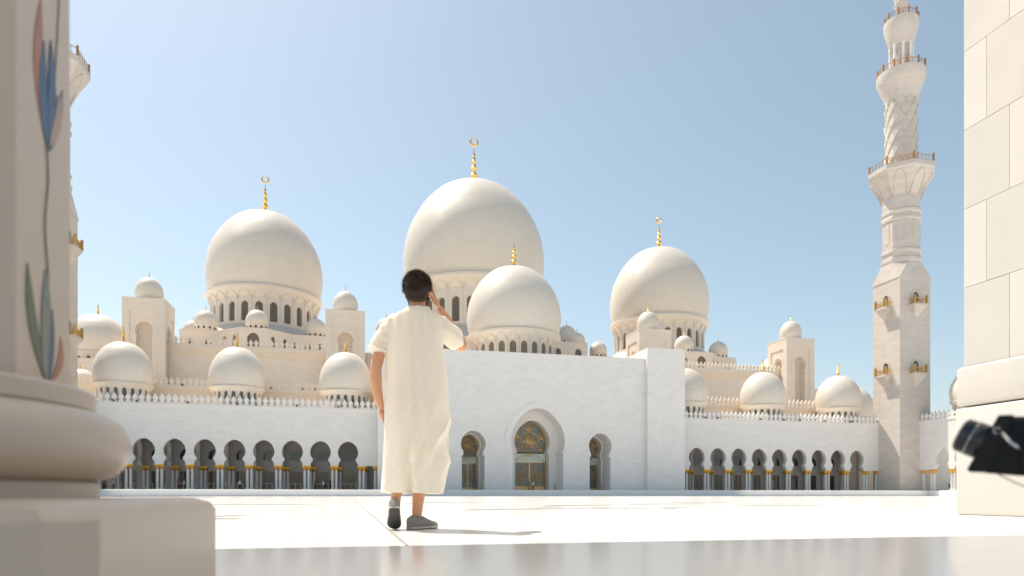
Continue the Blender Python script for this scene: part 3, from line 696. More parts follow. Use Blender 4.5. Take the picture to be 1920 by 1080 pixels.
def minaret(label, u, v):
    t = thing('minaret', label, 'minaret', (u, v, ZP), 0, 'minarets')
    h = 3.5
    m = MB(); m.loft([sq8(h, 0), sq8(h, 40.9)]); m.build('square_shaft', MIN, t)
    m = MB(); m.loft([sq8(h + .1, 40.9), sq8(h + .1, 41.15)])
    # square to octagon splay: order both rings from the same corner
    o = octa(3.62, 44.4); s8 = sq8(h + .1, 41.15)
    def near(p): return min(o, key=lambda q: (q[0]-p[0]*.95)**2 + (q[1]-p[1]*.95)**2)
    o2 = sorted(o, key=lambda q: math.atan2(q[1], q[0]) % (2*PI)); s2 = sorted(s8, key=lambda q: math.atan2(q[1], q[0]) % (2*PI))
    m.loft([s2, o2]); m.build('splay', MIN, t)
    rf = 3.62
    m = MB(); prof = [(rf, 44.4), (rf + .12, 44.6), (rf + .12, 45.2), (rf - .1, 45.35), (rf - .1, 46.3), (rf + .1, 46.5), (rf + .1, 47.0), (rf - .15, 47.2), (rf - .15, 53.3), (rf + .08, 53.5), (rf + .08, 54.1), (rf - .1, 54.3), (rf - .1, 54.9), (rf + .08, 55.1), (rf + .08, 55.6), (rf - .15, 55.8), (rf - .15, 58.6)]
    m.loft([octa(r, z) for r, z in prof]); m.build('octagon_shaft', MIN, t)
    m = MB(); m.panel(archwin(.42, 0, 3.8, 1.2, 6), [], 0, .08); blind = m.mesh('blind_arch', MIN)
    for i in range(8):
        a = PI/4*i; rr = (rf - .15)*math.cos(PI/8)
        m2 = inst('blind_arch', blind, t, (rr*math.cos(a) + .06*math.cos(a), rr*math.sin(a) + .06*math.sin(a), 48.6), a + PI/2)
    # flared octagonal balcony
    prof = [(rf - .15, 58.6), (rf + .25, 59.4), (rf + .9, 60.6), (rf + 1.7, 61.9), (rf + 2.2, 62.8), (rf + 2.45, 63.2), (rf + 2.45, 64.0)]
    m = MB(); m.loft([octa(r, z) for r, z in prof]); bal = m.build('balcony', MIN, t)
    m = MB()
    for i in range(8):
        a0, a1 = PI/8 + PI/4*i, PI/8 + PI/4*(i + 1)
        pts = []
        for k in range(17):
            s_ = k/16; q = math.sin(PI*s_) ** .55; rad = (rf - .1) + 2.15*(q**1.2); z = 58.4 + 4.2*q
            rad *= math.cos(PI/8)/math.cos((s_ - .5)*PI/4*.8)
            a = a0 + (a1 - a0)*(.1 + .8*s_); pts.append((rad*math.cos(a)*1.02, rad*math.sin(a)*1.02, z))
        m.tube(pts, .11, 5)
    m.build('arch_ribs', MIN, bal, smooth=60)
    railing_ring(bal, [(x, y) for x, y, z in octa(rf + 2.25, 0)], 64.0, 1.15, RAILG)
    # round shaft with diagonal lattice
    rc = 2.85
    m = MB(); m.lathe([(rc + .25, 63.9), (rc + .1, 64.6), (rc, 64.9), (rc - .05, 78.0)], 40); m.build('round_shaft', MIN, t, smooth=40)
    pts = [((rc + .01)*math.cos(s_*2.6), (rc + .01)*math.sin(s_*2.6), 64.9 + 13.2*s_) for s_ in (i/36 for i in range(37))]
    m = MB(); m.tube(pts, .1, 5); RB1 = m.mesh('rib', MIN, 60); m = MB(); m.tube([(x, -y, z) for x, y, z in pts], .1, 5); RB2 = m.mesh('rib', MIN, 60)
    for i in range(10):
        inst('rib', RB1, t, (0, 0, 0), 2*PI*i/10); inst('rib', RB2, t, (0, 0, 0), 2*PI*(i + .5)/10)
    m = MB(); m.lathe([(rc - .05, 77.6), (rc + .15, 78.4), (rc + .6, 79.8), (rc + 1.25, 81.4), (rc + 1.5, 82.3), (rc + 1.5, 83.2)], 40); b2 = m.build('balcony', MIN, t, smooth=35)
    m = MB()
    for i in range(12):
        pts = []
        for k in range(13):
            s_ = k/12; q = math.sin(PI*s_) ** .6; rad = rc + .06 + 1.25*q**1.3; a = 2*PI*(i + s_)/12; pts.append((rad*math.cos(a), rad*math.sin(a), 78.2 + 3.5*q))
        m.tube(pts, .09, 5)
    m.build('arch_ribs', MIN, b2, smooth=60)
    railing_ring(b2, [((rc + 1.35)*math.cos(2*PI*i/12), (rc + 1.35)*math.sin(2*PI*i/12)) for i in range(12)], 83.2, 1.1, RAILG)
    # lantern of columns
    m = MB(); m.lathe([(1.45, 83.1), (1.45, 89.0)], 24); m.build('lantern_core', MIN, t, smooth=40)
    m = MB(); m.lathe([(.3, 83.1), (.3, 83.5), (.24, 83.6), (.24, 88.2), (.32, 88.5), (.34, 88.8)], 10); LC = m.mesh('lantern_column', TRIM, 40)
    for i in range(8): a = 2*PI*i/8 + .2; inst('lantern_column', LC, t, (1.95*math.cos(a), 1.95*math.sin(a), 0))
    m = MB(); m.lathe([(2.0, 88.7), (2.25, 89.3), (2.6, 90.6), (3.0, 92.2), (3.1, 92.8), (3.1, 93.6)], 36); b3 = m.build('balcony', MIN, t, smooth=35)
    railing_ring(b3, [(2.95*math.cos(2*PI*i/10), 2.95*math.sin(2*PI*i/10)) for i in range(10)], 93.6, 1.05, RAILG)
    m = MB(); m.lathe([(.85, 93.5), (.8, 96.3), (1.25, 97.0), (1.25, 97.4), (1.05, 97.6), (1.35, 98.6), (1.3, 99.5), (.8, 100.9), (.2, 101.8), (.06, 102.2)], 28); m.build('cap_dome', MIN, t, smooth=40)
    inst('crescent', crescent_mesh(.5), inst('finial', finial_mesh(4.5, .35), t, (0, 0, 101.9)), (0, 0, 4.4))
    seen = set()
    def zz(z): return z if z < 45 else (45 + (z - 45)*.905 if z < 59 else z - 1.33)
    def walk(o):
        for ch in o.children:
            if ch.name.split('.')[0] in ('finial', 'blind_arch'): ch.location.z = zz(ch.location.z); continue
            if ch.data.name not in seen:
                seen.add(ch.data.name)
                for v_ in ch.data.vertices: v_.co.z = zz(v_.co.z)
            walk(ch)
    walk(t)
    # small corbelled balconies with doors on each face
    m = MB(); m.box(-1.45, 1.45, -1.35, 0, 0, .35)
    m.loft([[(-.08, -.05, -2.4), (.08, -.05, -2.4), (.08, .05, -2.4), (-.08, .05, -2.4)], [(-1.4, -1.3, -.0), (1.4, -1.3, 0), (1.4, .05, 0), (-1.4, .05, 0)]]); CB = m.mesh('corbel_balcony', MIN)
    m = MB()
    for x0, y0, x1, y1 in ((-1.35, -1.28, 1.35, -1.28), (-1.35, -1.28, -1.35, 0), (1.35, -1.28, 1.35, 0)):
        m.tube([(x0, y0, 1.35), (x1, y1, 1.35)], .06, 5); m.tube([(x0, y0, .5), (x1, y1, .5)], .06, 5)
        k = 8 if y0 == y1 else 4
        for j in range(k + 1): x, y = x0 + (x1-x0)*j/k, y0 + (y1-y0)*j/k; m.tube([(x, y, .35), (x, y, 1.35)], .05, 4)
    for x in (-1.35, 1.35): m.box(x - .16, x + .16, -1.44, -1.12, .35, 1.9); 
    GB = m.mesh('balcony_rail', plain('gilded balcony rail', (.62, .36, .10), .4, .7))
    m = MB(); m.panel(archwin(.62, .35, 2.1, 1.15, 6), [], -.04, .04); DW = m.mesh('balcony_door', GLASS)
    m = MB(); m.panel(archwin(.9, .35, 2.15, 1.15, 6), [archwin(.6, .34, 2.1, 1.15, 6)], -.1, .03); DF = m.mesh('door_surround', MIN)
    for k in range(4):
        a = k*PI/2 ; d_ = Vector((math.sin(a), -math.cos(a)))
        for z in (22.2, 35.4):
            c = inst('corbel_balcony', CB, t, (d_.x*h, d_.y*h, z), a); inst('balcony_rail', GB, c); inst('balcony_door', DW, c); inst('door_surround', DF, c)
    return t
minaret('tall tiered white minaret with gilded balconies standing at the courtyard corner', 106.06, 113.0)
minaret('partly hidden minaret whose edge shows beside the marble column', -43.5, 113.0)

# greenery glimpsed through the far arch
LEAF = plain('garden leaves', (.05, .085, .03), .6, var=.4, scale=1.2); BARK = plain('bark', (.12, .09, .06), .9)
def garden_tree(u, v, h, lab, seed):
    rnd = random.Random(seed); t = thing('garden_tree', lab, 'tree', (u, v, 0), 0, 'trees beyond the far arches')
    m = MB(); m.tube([(0, 0, 0), (.1, 0, h*.4), (0, .1, h*.75)], [.22, .16, .08], 7)
    for i in range(5):
        a = i*1.3; m.tube([(0, 0, h*.35 + .3*i), (math.cos(a)*h*.22, math.sin(a)*h*.22, h*.6 + .3*i)], [.09, .03], 5)
    m.build('trunk', BARK, t)
    m = MB()
    for i in range(2600):
        th = rnd.random()*2*PI; ph = math.acos(2*rnd.random() - 1); rr = h*.36*(.35 + .65*rnd.random()**.4)*(1 + .3*noise.noise((th*1.2, ph*2, seed)))
        p = Vector((rr*math.sin(ph)*math.cos(th), rr*math.sin(ph)*math.sin(th), h*.66 + rr*.9*math.cos(ph))); s_ = .12 + .12*rnd.random()
        a = Vector((rnd.gauss(0,1), rnd.gauss(0,1), rnd.gauss(0,1))).normalized(); b_ = a.orthogonal().normalized()
        m.add([p - a*s_, p + b_*s_*.5, p + a*s_, p - b_*s_*.5], [(0, 1, 2, 3)])
    m.build('crown', LEAF, t)
garden_tree(123, 114, 7.0, 'green tree glimpsed through the arch beyond the minaret', 5)
garden_tree(118, 112.0, 3.0, 'low green tree at the foot of the arch beyond the minaret', 9)

# ------------------------------------------------------------------ covered gallery round the viewer: unseen roof, sized and placed for its shade on the foreground
GFL = plain('shade lifting polished marble', (.90, .86, .81), .13, var=.05, scale=.8, spec=.5)
m = MB(); m.box(-16, 18, -22, 3.2, -.02, .004); structure(m.build('shade_lift_floor', GFL))  # added sheet up to the shade edge; paler colour brightens the shaded floor
m = MB(); m.box(-6, 9.2, -1.5, 6.5, 7.4, 7.9); structure(m.build('gallery_roof', TRIM))

# clad pillar: marble slabs on a two-course plinth
PILM = plain('honed cream marble', (.57, .54, .50), .35, var=.05, scale=1.3)
PILM2 = plain('honed cream marble, cloudier', (.53, .50, .465), .35, var=.08, scale=2.2)
pil = thing('clad_pillar', 'big square pillar clad in cream marble slabs beside the black camera', 'pillar', (7.09, 6.73, 0))
def rounded(x0, x1, y0, y1, z0, z1, r=.035, n=4):
    m = MB(); rings = []
    for i in range(2*n + 2):
        if i <= n: a = PI/2*i/n; z = z0 + r*(1 - math.sin(a)); e = 0; e = r*(1 - math.sin(a)); z = z0 + r*(1 - math.cos(a)) ; z, e = z0 + r - r*math.cos(a), r - r*math.sin(a)
        else: a = PI/2*(i - n - 1)/n; z, e = z1 - r + r*math.sin(a), r - r*math.cos(a)
        a0, a1, b0, b1 = x0 + e, x1 - e, y0 + e, y1 - e; ring = []
        for cx, cy, s0 in ((a1 - r, b1 - r, 0), (a0 + r, b1 - r, PI/2), (a0 + r, b0 + r, PI), (a1 - r, b0 + r, 1.5*PI)):
            for k in range(n + 1): t = s0 + PI/2*k/n; ring.append((cx + r*math.cos(t), cy + r*math.sin(t), z))
        rings.append(ring)
    return m.loft(rings, True)
W = 1.75
rounded(0, W, -W, 0, 0.0, 1.27, .03).build('plinth_block', PILM, pil, smooth=50)
rounded(0, W, -W, 0, 1.285, 1.76, .045).build('plinth_block', PILM2, pil, smooth=50)
m = MB(); m.box(.085, W - .085, -W + .085, -.085, 1.6, 7.4); m.build('core', plain('joint grout', (.46, .42, .38), .9), pil)  # grout-coloured core that shows between the slabs
zc = 1.764; course = .94; kk = 0
while zc < 7.3:
    zt = min(zc + course, 7.4)
    cuts = [0, .30, .86, W - .12] if kk % 2 else [0, .58, 1.085, W - .12]
    for face in range(4):
        for i in range(3):
            s0, s1 = cuts[i] + .002, cuts[i+1] - .002; th = .03
            if face == 0: bx = (.06, .06 + th, -.06 - s1, -.06 - s0)                     # towards the courtyard axis
            elif face == 1: bx = (.06 + s0 + th, min(.06 + s1 + th, W - .06), -.06 - th, -.06)
            elif face == 2: bx = (W - .06 - th, W - .06, -.06 - s1, -.06 - s0 - (th if i == 0 else 0))
            else: bx = (.06 + th + s0, min(.06 + s1 + th, W - .06 - th - .001), -W + .06, -W + .06 + th)
            e = .0015*((i*7 + kk*3 + face) % 3)
            m = MB(); m.rbox(bx[0] - (e if face == 0 else 0), bx[1], bx[2], bx[3], zc + .0025, zt - .0025, .0025); m.build('marble_slab', PILM if (i + kk + face) % 2 else PILM2, pil)
    zc = zt; kk += 1

# near marble column with inlaid flowers
NEARM = plain('pale column marble', (.58, .465, .365), .35, var=.05, scale=2.0)
colm = thing('inlaid_column', 'thick pale marble column with coloured inlaid flowers on a torus base', 'column', (-.81, 1.48, 0))
hp = .475
def plinth():
    m = MB(); rings = []; ch = .05
    for z, e in ((0, 0), (.205, 0), (.222, .012), (.234, .045)):
        a = hp - e; c = ch
        rings.append([(a - c, -a, z), (a, -a + c, z), (a, a - c, z), (a - c, a, z), (-a + c, a, z), (-a, a - c, z), (-a, -a + c, z), (-a + c, -a, z)])
    return m.loft(rings, True)
plinth().build('plinth', NEARM, colm, smooth=32)
prof = [(.325, .234), (.325, .262), (.318, .268)]
for i in range(15):
    a = -PI/2 + PI*i/14; prof.append((.312 + .070*math.cos(a), .336 + .068*math.sin(a)))
prof += [(.318, .407), (.318, .438), (.31, .445), (.28, .447)]
m = MB(); m.lathe(prof, 96); m.build('torus_base', NEARM, colm, smooth=35)
cdir = math.atan2(-1.48, .81)                       # from column axis to the viewer
RC = .271
rot = cdir + R_(81)
m = MB(); m.loft([[(RC*math.cos(rot + PI/4*i), RC*math.sin(rot + PI/4*i), z) for i in range(8)] for z in (.446, 7.4)]); m.build('shaft', NEARM, colm)
# flower inlay on the facet seen from the courtyard side
va = Vector((RC*math.cos(rot - PI/4), RC*math.sin(rot - PI/4))); vb = Vector((RC*math.cos(rot), RC*math.sin(rot)))
fdir = (vb - va).normalized(); fw = (vb - va).length; fn = Vector((fdir.y, -fdir.x)); 
if fn.dot((va + vb)/2) < 0: fn = -fn
FC = {'blue': plain('lapis inlay', (.06, .10, .17), .3, var=.3, scale=20), 'red': plain('red jasper inlay', (.42, .16, .09), .3, var=.25, scale=20), 'green': plain('green inlay', (.10, .12, .07), .3, var=.3, scale=20),
      'grey': plain('grey green inlay', (.20, .21, .18), .3, var=.2, scale=20), 'pink': plain('rose inlay', (.45, .28, .2), .3, var=.2, scale=20)}
def facet(s, z, off=.0012): p = va + fdir*(s*fw) + fn*off; return (p.x, p.y, z)
def flat_leaf(name, base, tip, wid, mat, curve=0.0, parent=colm, off=.0012, skew=.5):
    (s0, z0), (s1, z1) = base, tip; n = 14; m = MB(); A, B = [], []
    for i in range(n + 1):
        t = i/n; w = wid*(math.sin(PI*min(1, t**skew if False else t))**.75)*(1 - .3*t); s = s0 + (s1-s0)*t + curve*math.sin(PI*t); z = z0 + (z1-z0)*t
        A.append(facet(s - w, z, off)); B.append(facet(s + w, z, off))
    A2 = [facet(0, 0, 0)]
    vs = A + B; m.add(vs, [(i, n+1+i, n+2+i, i+1) for i in range(n)])
    o = m.build(name, mat, parent); md = o.modifiers.new('thick', 'SOLIDIFY'); md.thickness = .0012; md.offset = 0
    return o
flat_leaf('leaf', (.52, .452), (.18, .66), .10, FC['green'], -.08, off=.0010); flat_leaf('leaf', (.50, .452), (.50, .67), .12, FC['grey'], .02, off=.0016)
flat_leaf('leaf', (.55, .452), (.62, .60), .05, FC['blue'], .03, off=.0022); flat_leaf('leaf', (.58, .452), (.80, .555), .07, FC['red'], .10, off=.0010)
m = MB(); pts = [facet(.52 + .03*math.sin(i*.5), .60 + .32*i/20, .0) for i in range(21)]; m.tube(pts, .003, 6); m.build('stem', FC['grey'], colm)
m = MB(); pts = [facet(.66 + .13*math.sin(i*.12), 1.02 + .5*i/20, .0) for i in range(21)]; m.tube(pts, .0025, 6); m.build('stem', FC['grey'], colm)
flat_leaf('petal', (.55, .90), (.42, 1.17), .11, FC['red'], -.10, off=.0010); flat_leaf('petal', (.53, .90), (.47, 1.10), .09, FC['blue'], -.05, off=.0016)
flat_leaf('petal', (.57, .90), (.60, 1.12), .09, FC['blue'], .03, off=.0020); flat_leaf('petal', (.58, .90), (.84, 1.05), .07, FC['grey'], .03, off=.0010); flat_leaf('petal', (.57, .91), (.75, 1.03), .08, FC['pink'], .06, off=.0024)
flat_leaf('leaf', (.52, 1.5), (.4, 1.9), .1, FC['green'], -.1); flat_leaf('leaf', (.55, 1.5), (.7, 1.9), .1, FC['grey'], .1)
m = MB(); m.lathe([(.271, 6.4), (.30, 6.5), (.34, 6.8), (.46, 7.25), (.46, 7.4)], 48); m.build('capital', GOLDC, colm)

# ------------------------------------------------------------------ people
SKIN = plain('tanned skin', (.62, .31, .175), .5, var=.08, scale=14, bump=.05)
def chain(m, pts, rad, seg=14, sub=5):
    """closed rounded limb through points with radii"""
    P = [Vector(p) for p in pts]; C = []; Rr = []
    for i in range(len(P) - 1):
        for k in range(sub):
            t = k/sub; p0, p1, p2, p3 = P[max(i-1, 0)], P[i], P[i+1], P[min(i+2, len(P)-1)]
            C.append(.5*((2*p1) + (p2 - p0)*t + (2*p0 - 5*p1 + 4*p2 - p3)*t*t + (3*p1 - p0 - 3*p2 + p3)*t**3)); Rr.append(rad[i] + (rad[i+1] - rad[i])*t)
    C.append(P[-1]); Rr.append(rad[-1])
    d0 = (C[0] - C[1]).normalized(); d1 = (C[-1] - C[-2]).normalized()
    pre = [(C[0] + d0*Rr[0]*math.sin(a), Rr[0]*max(.08, math.cos(a))) for a in (PI/2, PI/3, PI/6)]; post = [(C[-1] + d1*Rr[-1]*math.sin(a), Rr[-1]*max(.08, math.cos(a))) for a in (PI/6, PI/3, PI/2)]
    Q = [p for p, r in pre] + C + [p for p, r in post]; RR = [r for p, r in pre] + Rr + [r for p, r in post]
    m.tube(Q, RR, seg)
def remesh(m, name, voxel, mat, parent, smooth_it=3, fn=None, loc=(0,0,0)):
    me = bpy.data.meshes.new(name + '_raw'); me.from_pydata(m.v, [], m.f)
    bm = bmesh.new(); bm.from_mesh(me); bmesh.ops.recalc_face_normals(bm, faces=bm.faces); bm.to_mesh(me); bm.free()
    o = bpy.data.objects.new(name + '_raw', me); col.objects.link(o)
    r = o.modifiers.new('r', 'REMESH'); r.mode = 'VOXEL'; r.voxel_size = voxel
    if smooth_it: s_ = o.modifiers.new('s', 'SMOOTH'); s_.factor = .5; s_.iterations = smooth_it
    dg = bpy.context.evaluated_depsgraph_get(); dg.update(); me2 = bpy.data.meshes.new_from_object(o.evaluated_get(dg))
    bpy.data.objects.remove(o); bpy.data.meshes.remove(me)
    me2.name = name
    if fn:
        me2.update(); nv = [(v.co.copy(), v.normal.copy()) for v in me2.vertices]
        for v, (c, n) in zip(me2.vertices, nv): v.co = fn(c, n)
        me2.update()
    me2.polygons.foreach_set('use_smooth', [True]*len(me2.polygons)); me2.materials.clear(); me2.materials.append(mat); me2.update()
    return inst(name, me2, parent, loc)

ca_, sa_ = math.cos(R_(13.5)), math.sin(R_(13.5))
def from_view(X, Z): return (X*ca_ + Z*sa_, -X*sa_ + Z*ca_)
mx_, my_ = from_view(-.661, 4.74)
man = thing('person', 'man in a long cream robe and grey shoes walking away, hand raised to his face', 'person', (mx_, my_, 0), R_(-13.5))
b = MB()
# torso under the robe, neck and head
chain(b, [(0, .02, .92), (0, .02, 1.1), (0, .02, 1.3), (0, .02, 1.42)], [.10, .09, .09, .07])
chain(b, [(-.13, .01, 1.415), (.13, .01, 1.415)], [.04, .04])
chain(b, [(.0, .0, 1.42), (.002, .005, 1.5), (.004, .02, 1.58), (.004, .03, 1.63)], [.07, .058, .055, .055])
b.ball((.002, .035, 1.67), (.074, .094, .105)); b.ball((.004, .065, 1.61), (.058, .066, .066)); b.ball((.012, .135, 1.645), (.014, .02, .02), 10, 6)
b.ball((.083, .03, 1.648), (.012, .022, .034), 12, 8); b.ball((-.077, .03, 1.648), (.012, .022, .034), 12, 8)
# hanging arm with relaxed hand
chain(b, [(-.165, .01, 1.40), (-.24, -.015, 1.27), (-.274, -.04, 1.12), (-.276, -.035, 1.03), (-.264, -.025, .92), (-.25, -.015, .855)], [.036, .045, .040, .042, .034, .026])
b.ball((-.241, .0, .805), (.021, .036, .046), 14, 9, Matrix.Rotation(R_(-12), 3, 'Y'))
for dy, ln, cu in ((-.026, .062, .004), (-.009, .074, .0), (.010, .072, -.004), (.028, .058, -.01)):
    x0 = -.232; y0 = .003 + dy; chain(b, [(x0, y0, .772), (x0 + .006, y0 + .006, .772 - ln*.45), (x0 + .017, y0 + .006, .772 - ln*.78), (x0 + .028, y0 + .002, .772 - ln)], [.0092, .0088, .008, .0066], 8, 3)
chain(b, [(-.237, .033, .825), (-.229, .046, .79), (-.222, .046, .765)], [.011, .0095, .0075], 8, 3)
# raised arm, hand against the side of the face
chain(b, [(.145, .01, 1.41), (.215, .1, 1.37), (.296, .215, 1.315), (.268, .21, 1.385), (.20, .18, 1.49), (.148, .155, 1.565)], [.036, .042, .039, .041, .033, .026])
b.ball((.122, .138, 1.615), (.019, .034, .046), 14, 9, Matrix.Rotation(R_(-24), 3, 'Y'))
for dy, ln, bx in ((-.028, .062, 0), (-.01, .074, .004), (.010, .076, .004), (.028, .066, 0)):
    y0 = .132 + dy; chain(b, [(.110, y0, 1.648), (.101, y0 - .004, 1.648 + ln*.5), (.088, y0 - .008, 1.648 + ln*.85), (.076, y0 - .01, 1.648 + ln)], [.0092, .0088, .008, .0066], 8, 3)
chain(b, [(.112, .115, 1.60), (.098, .092, 1.628), (.09, .084, 1.65)], [.011, .0095, .0075], 8, 3)
# legs
chain(b, [(-.085, .02, .93), (-.105, .06, .52), (-.118, -.03, .34), (-.127, -.095, .235), (-.13, -.108, .175)], [.085, .055, .052, .035, .032])
chain(b, [(.05, .02, .93), (.035, .06, .52), (.02, .03, .34), (.006, .01, .18), (.0, .0, .09)], [.085, .055, .054, .039, .034])
chain(b, [(-.085, .02, .93), (.05, .02, .93)], [.1, .1])
remesh(b, 'body', .0052, SKIN, man, 2)

# robe: one sheet of cloth with sleeves, pleats worked into the surface
ROBE, nt, bs = new_mat('cream cotton robe')
bs.inputs['Base Color'].default_value = (.95, .925, .82, 1); bs.inputs['Roughness'].default_value = .85; bs.inputs['Specular IOR Level'].default_value = .15; bs.inputs['Sheen Weight'].default_value = .25
tc = N(nt, 'ShaderNodeTexCoord'); nz = N(nt, 'ShaderNodeTexNoise'); nz.inputs['Scale'].default_value = 420; nz.inputs['Detail'].default_value = 2
nt.links.new(tc.outputs['Object'], nz.inputs['Vector']); bp = N(nt, 'ShaderNodeBump'); bp.inputs['Strength'].default_value = .12; bp.inputs['Distance'].default_value = .001
nt.links.new(nz.outputs['Fac'], bp.inputs['Height']); nt.links.new(bp.outputs[0], bs.inputs['Normal'])
tr = N(nt, 'ShaderNodeBsdfTranslucent'); tr.inputs[0].default_value = (.98, .95, .80, 1); mxs = N(nt, 'ShaderNodeMixShader'); mxs.inputs[0].default_value = .3
nt.links.new(bs.outputs[0], mxs.inputs[1]); nt.links.new(tr.outputs[0], mxs.inputs[2]); nt.links.new(mxs.outputs[0], nt.nodes['Material Output'].inputs[0])
def px(x): return (x - 780)/272.3
def pz(y): return (927.4 - y)/272.3 + .241
RB = [(574, 784, .070, .066, .0), (580, 781, .105, .078, .0), (587, 779, .150, .09, .0), (597, 778, .195, .10, .005), (612, 777, .205, .108, .01), (650, 776, .197, .118, .012), (700, 778, .214, .128, .012), (760, 780, .224, .145, .012), (830, 779, .226, .155, .01), (880, 776, .226, .16, .0), (908, 773, .222, .165, -.005), (924, 771, .215, .165, -.01)]
r = MB(); rings = []
for y, cx, hw_, dp, yo in RB:
    rings.append([(px(cx) + hw_*math.copysign(abs(math.cos(t))**.86, math.cos(t)), yo + dp*math.copysign(abs(math.sin(t))**.9, math.sin(t)), pz(y)) for t in (2*PI*j/64 for j in range(64))])
r.loft(rings, True)
chain(r, [(-.15, .005, 1.44), (-.205, .0, 1.37), (-.245, -.008, 1.29), (-.258, -.012, 1.262)], [.062, .066, .068, .07])
chain(r, [(.14, .01, 1.44), (.19, .06, 1.40), (.225, .108, 1.368), (.246, .140, 1.352)], [.062, .072, .077, .077])
def folds(c, n):
    x, y, z = c
    if z < .262: return Vector((x, y, .252 + .012*noise.noise((x*7, y*7, 1.0)) - .012*(x + .2)*.8 + (.004 if y < 0 else 0)))
    low = max(0, min(1, (1.25 - z)/.95))
    th = math.atan2(y, x)
    d = (.0015 + .009*low)*math.sin(th*11 + 2.2*noise.noise((x*2, y*2, z*1.3))*2 + z*1.5)*(.6 + .4*noise.noise((th*2, z*1.2, 3.0)))
    d += .010*low*noise.noise((x*7, y*7, z*1.1 + 5))
    # folds that pull slantwise from the hip to the shin
    q = (x - .16) * 1.0 - (z - .62)*.42
    if y < .05 and z < 1.0: d += .024*math.exp(-((z - .6)/.22)**2)*(1.1 - 2*abs(math.sin(q*26 + .6*noise.noise((x*6, 0, z*3)))))*max(0, min(1, (x + .16)/.15))
    # crease between the legs
    if y < 0: d -= .034*math.exp(-((x + .022 + .03*(z-.3))/.022)**2)*max(0, min(1, (.62 - z)/.3))
    # gathers under the neckline
    if y < 0 and z > 1.2: d += .0035*math.sin(x*95 + 3*noise.noise((x*5, 0, z*4)))*max(0, 1 - abs(z - 1.42)/.2) ; 
    d += .006*noise.noise((x*4.5, y*4.5, z*4.5)) if z > .9 else 0
    if abs(x) > .19 and z > 1.2: d += .006*math.sin((z + x*.6)*70)*noise.noise((x*9, y*9, z*9))*2
    d += .0022*noise.noise((x*34, y*34, z*9)) + .0012*noise.noise((x*70, y*70, z*30))
    return c + n*d
robe = remesh(r, 'robe', .006, ROBE, man, 5, folds)
m = MB(); m.tube([(px(784) + .071*math.cos(t), .004 + .066*math.sin(t), pz(574) + .012*math.sin(t)) for t in (2*PI*i/40 for i in range(40))], .007, 8, closed=True); m.build('collar', ROBE, robe, smooth=60)
# sleeve hems
for pts in ([(-.262 + .070*math.cos(t)*.98, -.012 + .070*math.sin(t), 1.245 + .02*math.cos(t)*-1) for t in (2*PI*i/32 for i in range(32))],):
    m = MB(); m.tube(pts, .006, 8, closed=True); m.build('sleeve_hem', ROBE, robe, smooth=60)
# hair and beard
HAIR = plain('dark brown hair', (.085, .055, .038), .55, var=.4, scale=60, bump=.9, bscale=120)
hm = MB(); hm.ball((.0, .022, 1.690), (.094, .108, .098), 40, 26); hm.ball((.0, -.02, 1.632), (.076, .064, .066), 30, 18)
def hairfn(c, n): 
    k = .002*noise.noise((c.x*60, c.y*60, c.z*60)) + .005*noise.noise((c.x*18, c.y*18, c.z*18))
    c = c + n*k
    if c.y > .1 and c.z < 1.72: c = c + Vector((0, -.03, 0))
    return c
hair = remesh(hm, 'hair', .0042, HAIR, man, 1, hairfn)
hs = MB(); rnd = random.Random(4)
for i in range(9000):                                    # short strands standing off the cap
    th = rnd.random()*2*PI; ph = math.acos(1 - rnd.random()*1.62)
    nrm = Vector((math.sin(ph)*math.cos(th), math.sin(ph)*math.sin(th), math.cos(ph)))
    p = Vector((nrm.x*.093, .022 + nrm.y*.107, 1.690 + nrm.z*.097))
    if p.y > .06 and p.z < 1.72: continue
    if p.z < 1.66: p = p + Vector((-p.x*.22, -.004, 0))
    dr = (nrm*.55 + Vector((rnd.gauss(0, .22), -.25 + rnd.gauss(0, .2), (.35*nrm.z - .7*(1 - max(0, nrm.z))) + rnd.gauss(0, .22)))).normalized()*(.018 + .014*rnd.random()); sd = nrm.cross(dr).normalized()*.0011
    hs.add([p - sd, p + sd, p + dr], [(0, 1, 2)])
for i in range(3500):
    th = rnd.random()*2*PI; cz = -1 + 1.5*rnd.random(); sr = math.sqrt(max(0, 1 - min(1, cz*cz)))
    nrm = Vector((sr*math.cos(th), sr*math.sin(th), cz)); p = Vector((nrm.x*.076, -.02 + nrm.y*.064, 1.632 + nrm.z*.066))
    if p.y > .0 or p.z < 1.585: continue
    dr = (nrm*.3 + Vector((rnd.gauss(0, .2), rnd.gauss(0, .2), -1))).normalized()*(.012 + .010*rnd.random()); sd = nrm.cross(dr).normalized()*.0011
    hs.add([p - sd, p + sd, p + dr], [(0, 1, 2)])
st = hs.build('hair_strands', HAIR, hair); st['kind'] = 'stuff'
bm_ = MB(); bm_.ball((.052, .075, 1.602), (.026, .05, .045), 20, 14); bm_.ball((-.048, .075, 1.602), (.024, .05, .045), 20, 14); bm_.ball((.0, .115, 1.578), (.045, .03, .04), 20, 14); bm_.ball((.075, .05, 1.622), (.012, .014, .03), 14, 10)
remesh(bm_, 'beard', .004, HAIR, man, 1, lambda c, n: c + n*.004*noise.noise((c.x*70, c.y*70, c.z*70)))
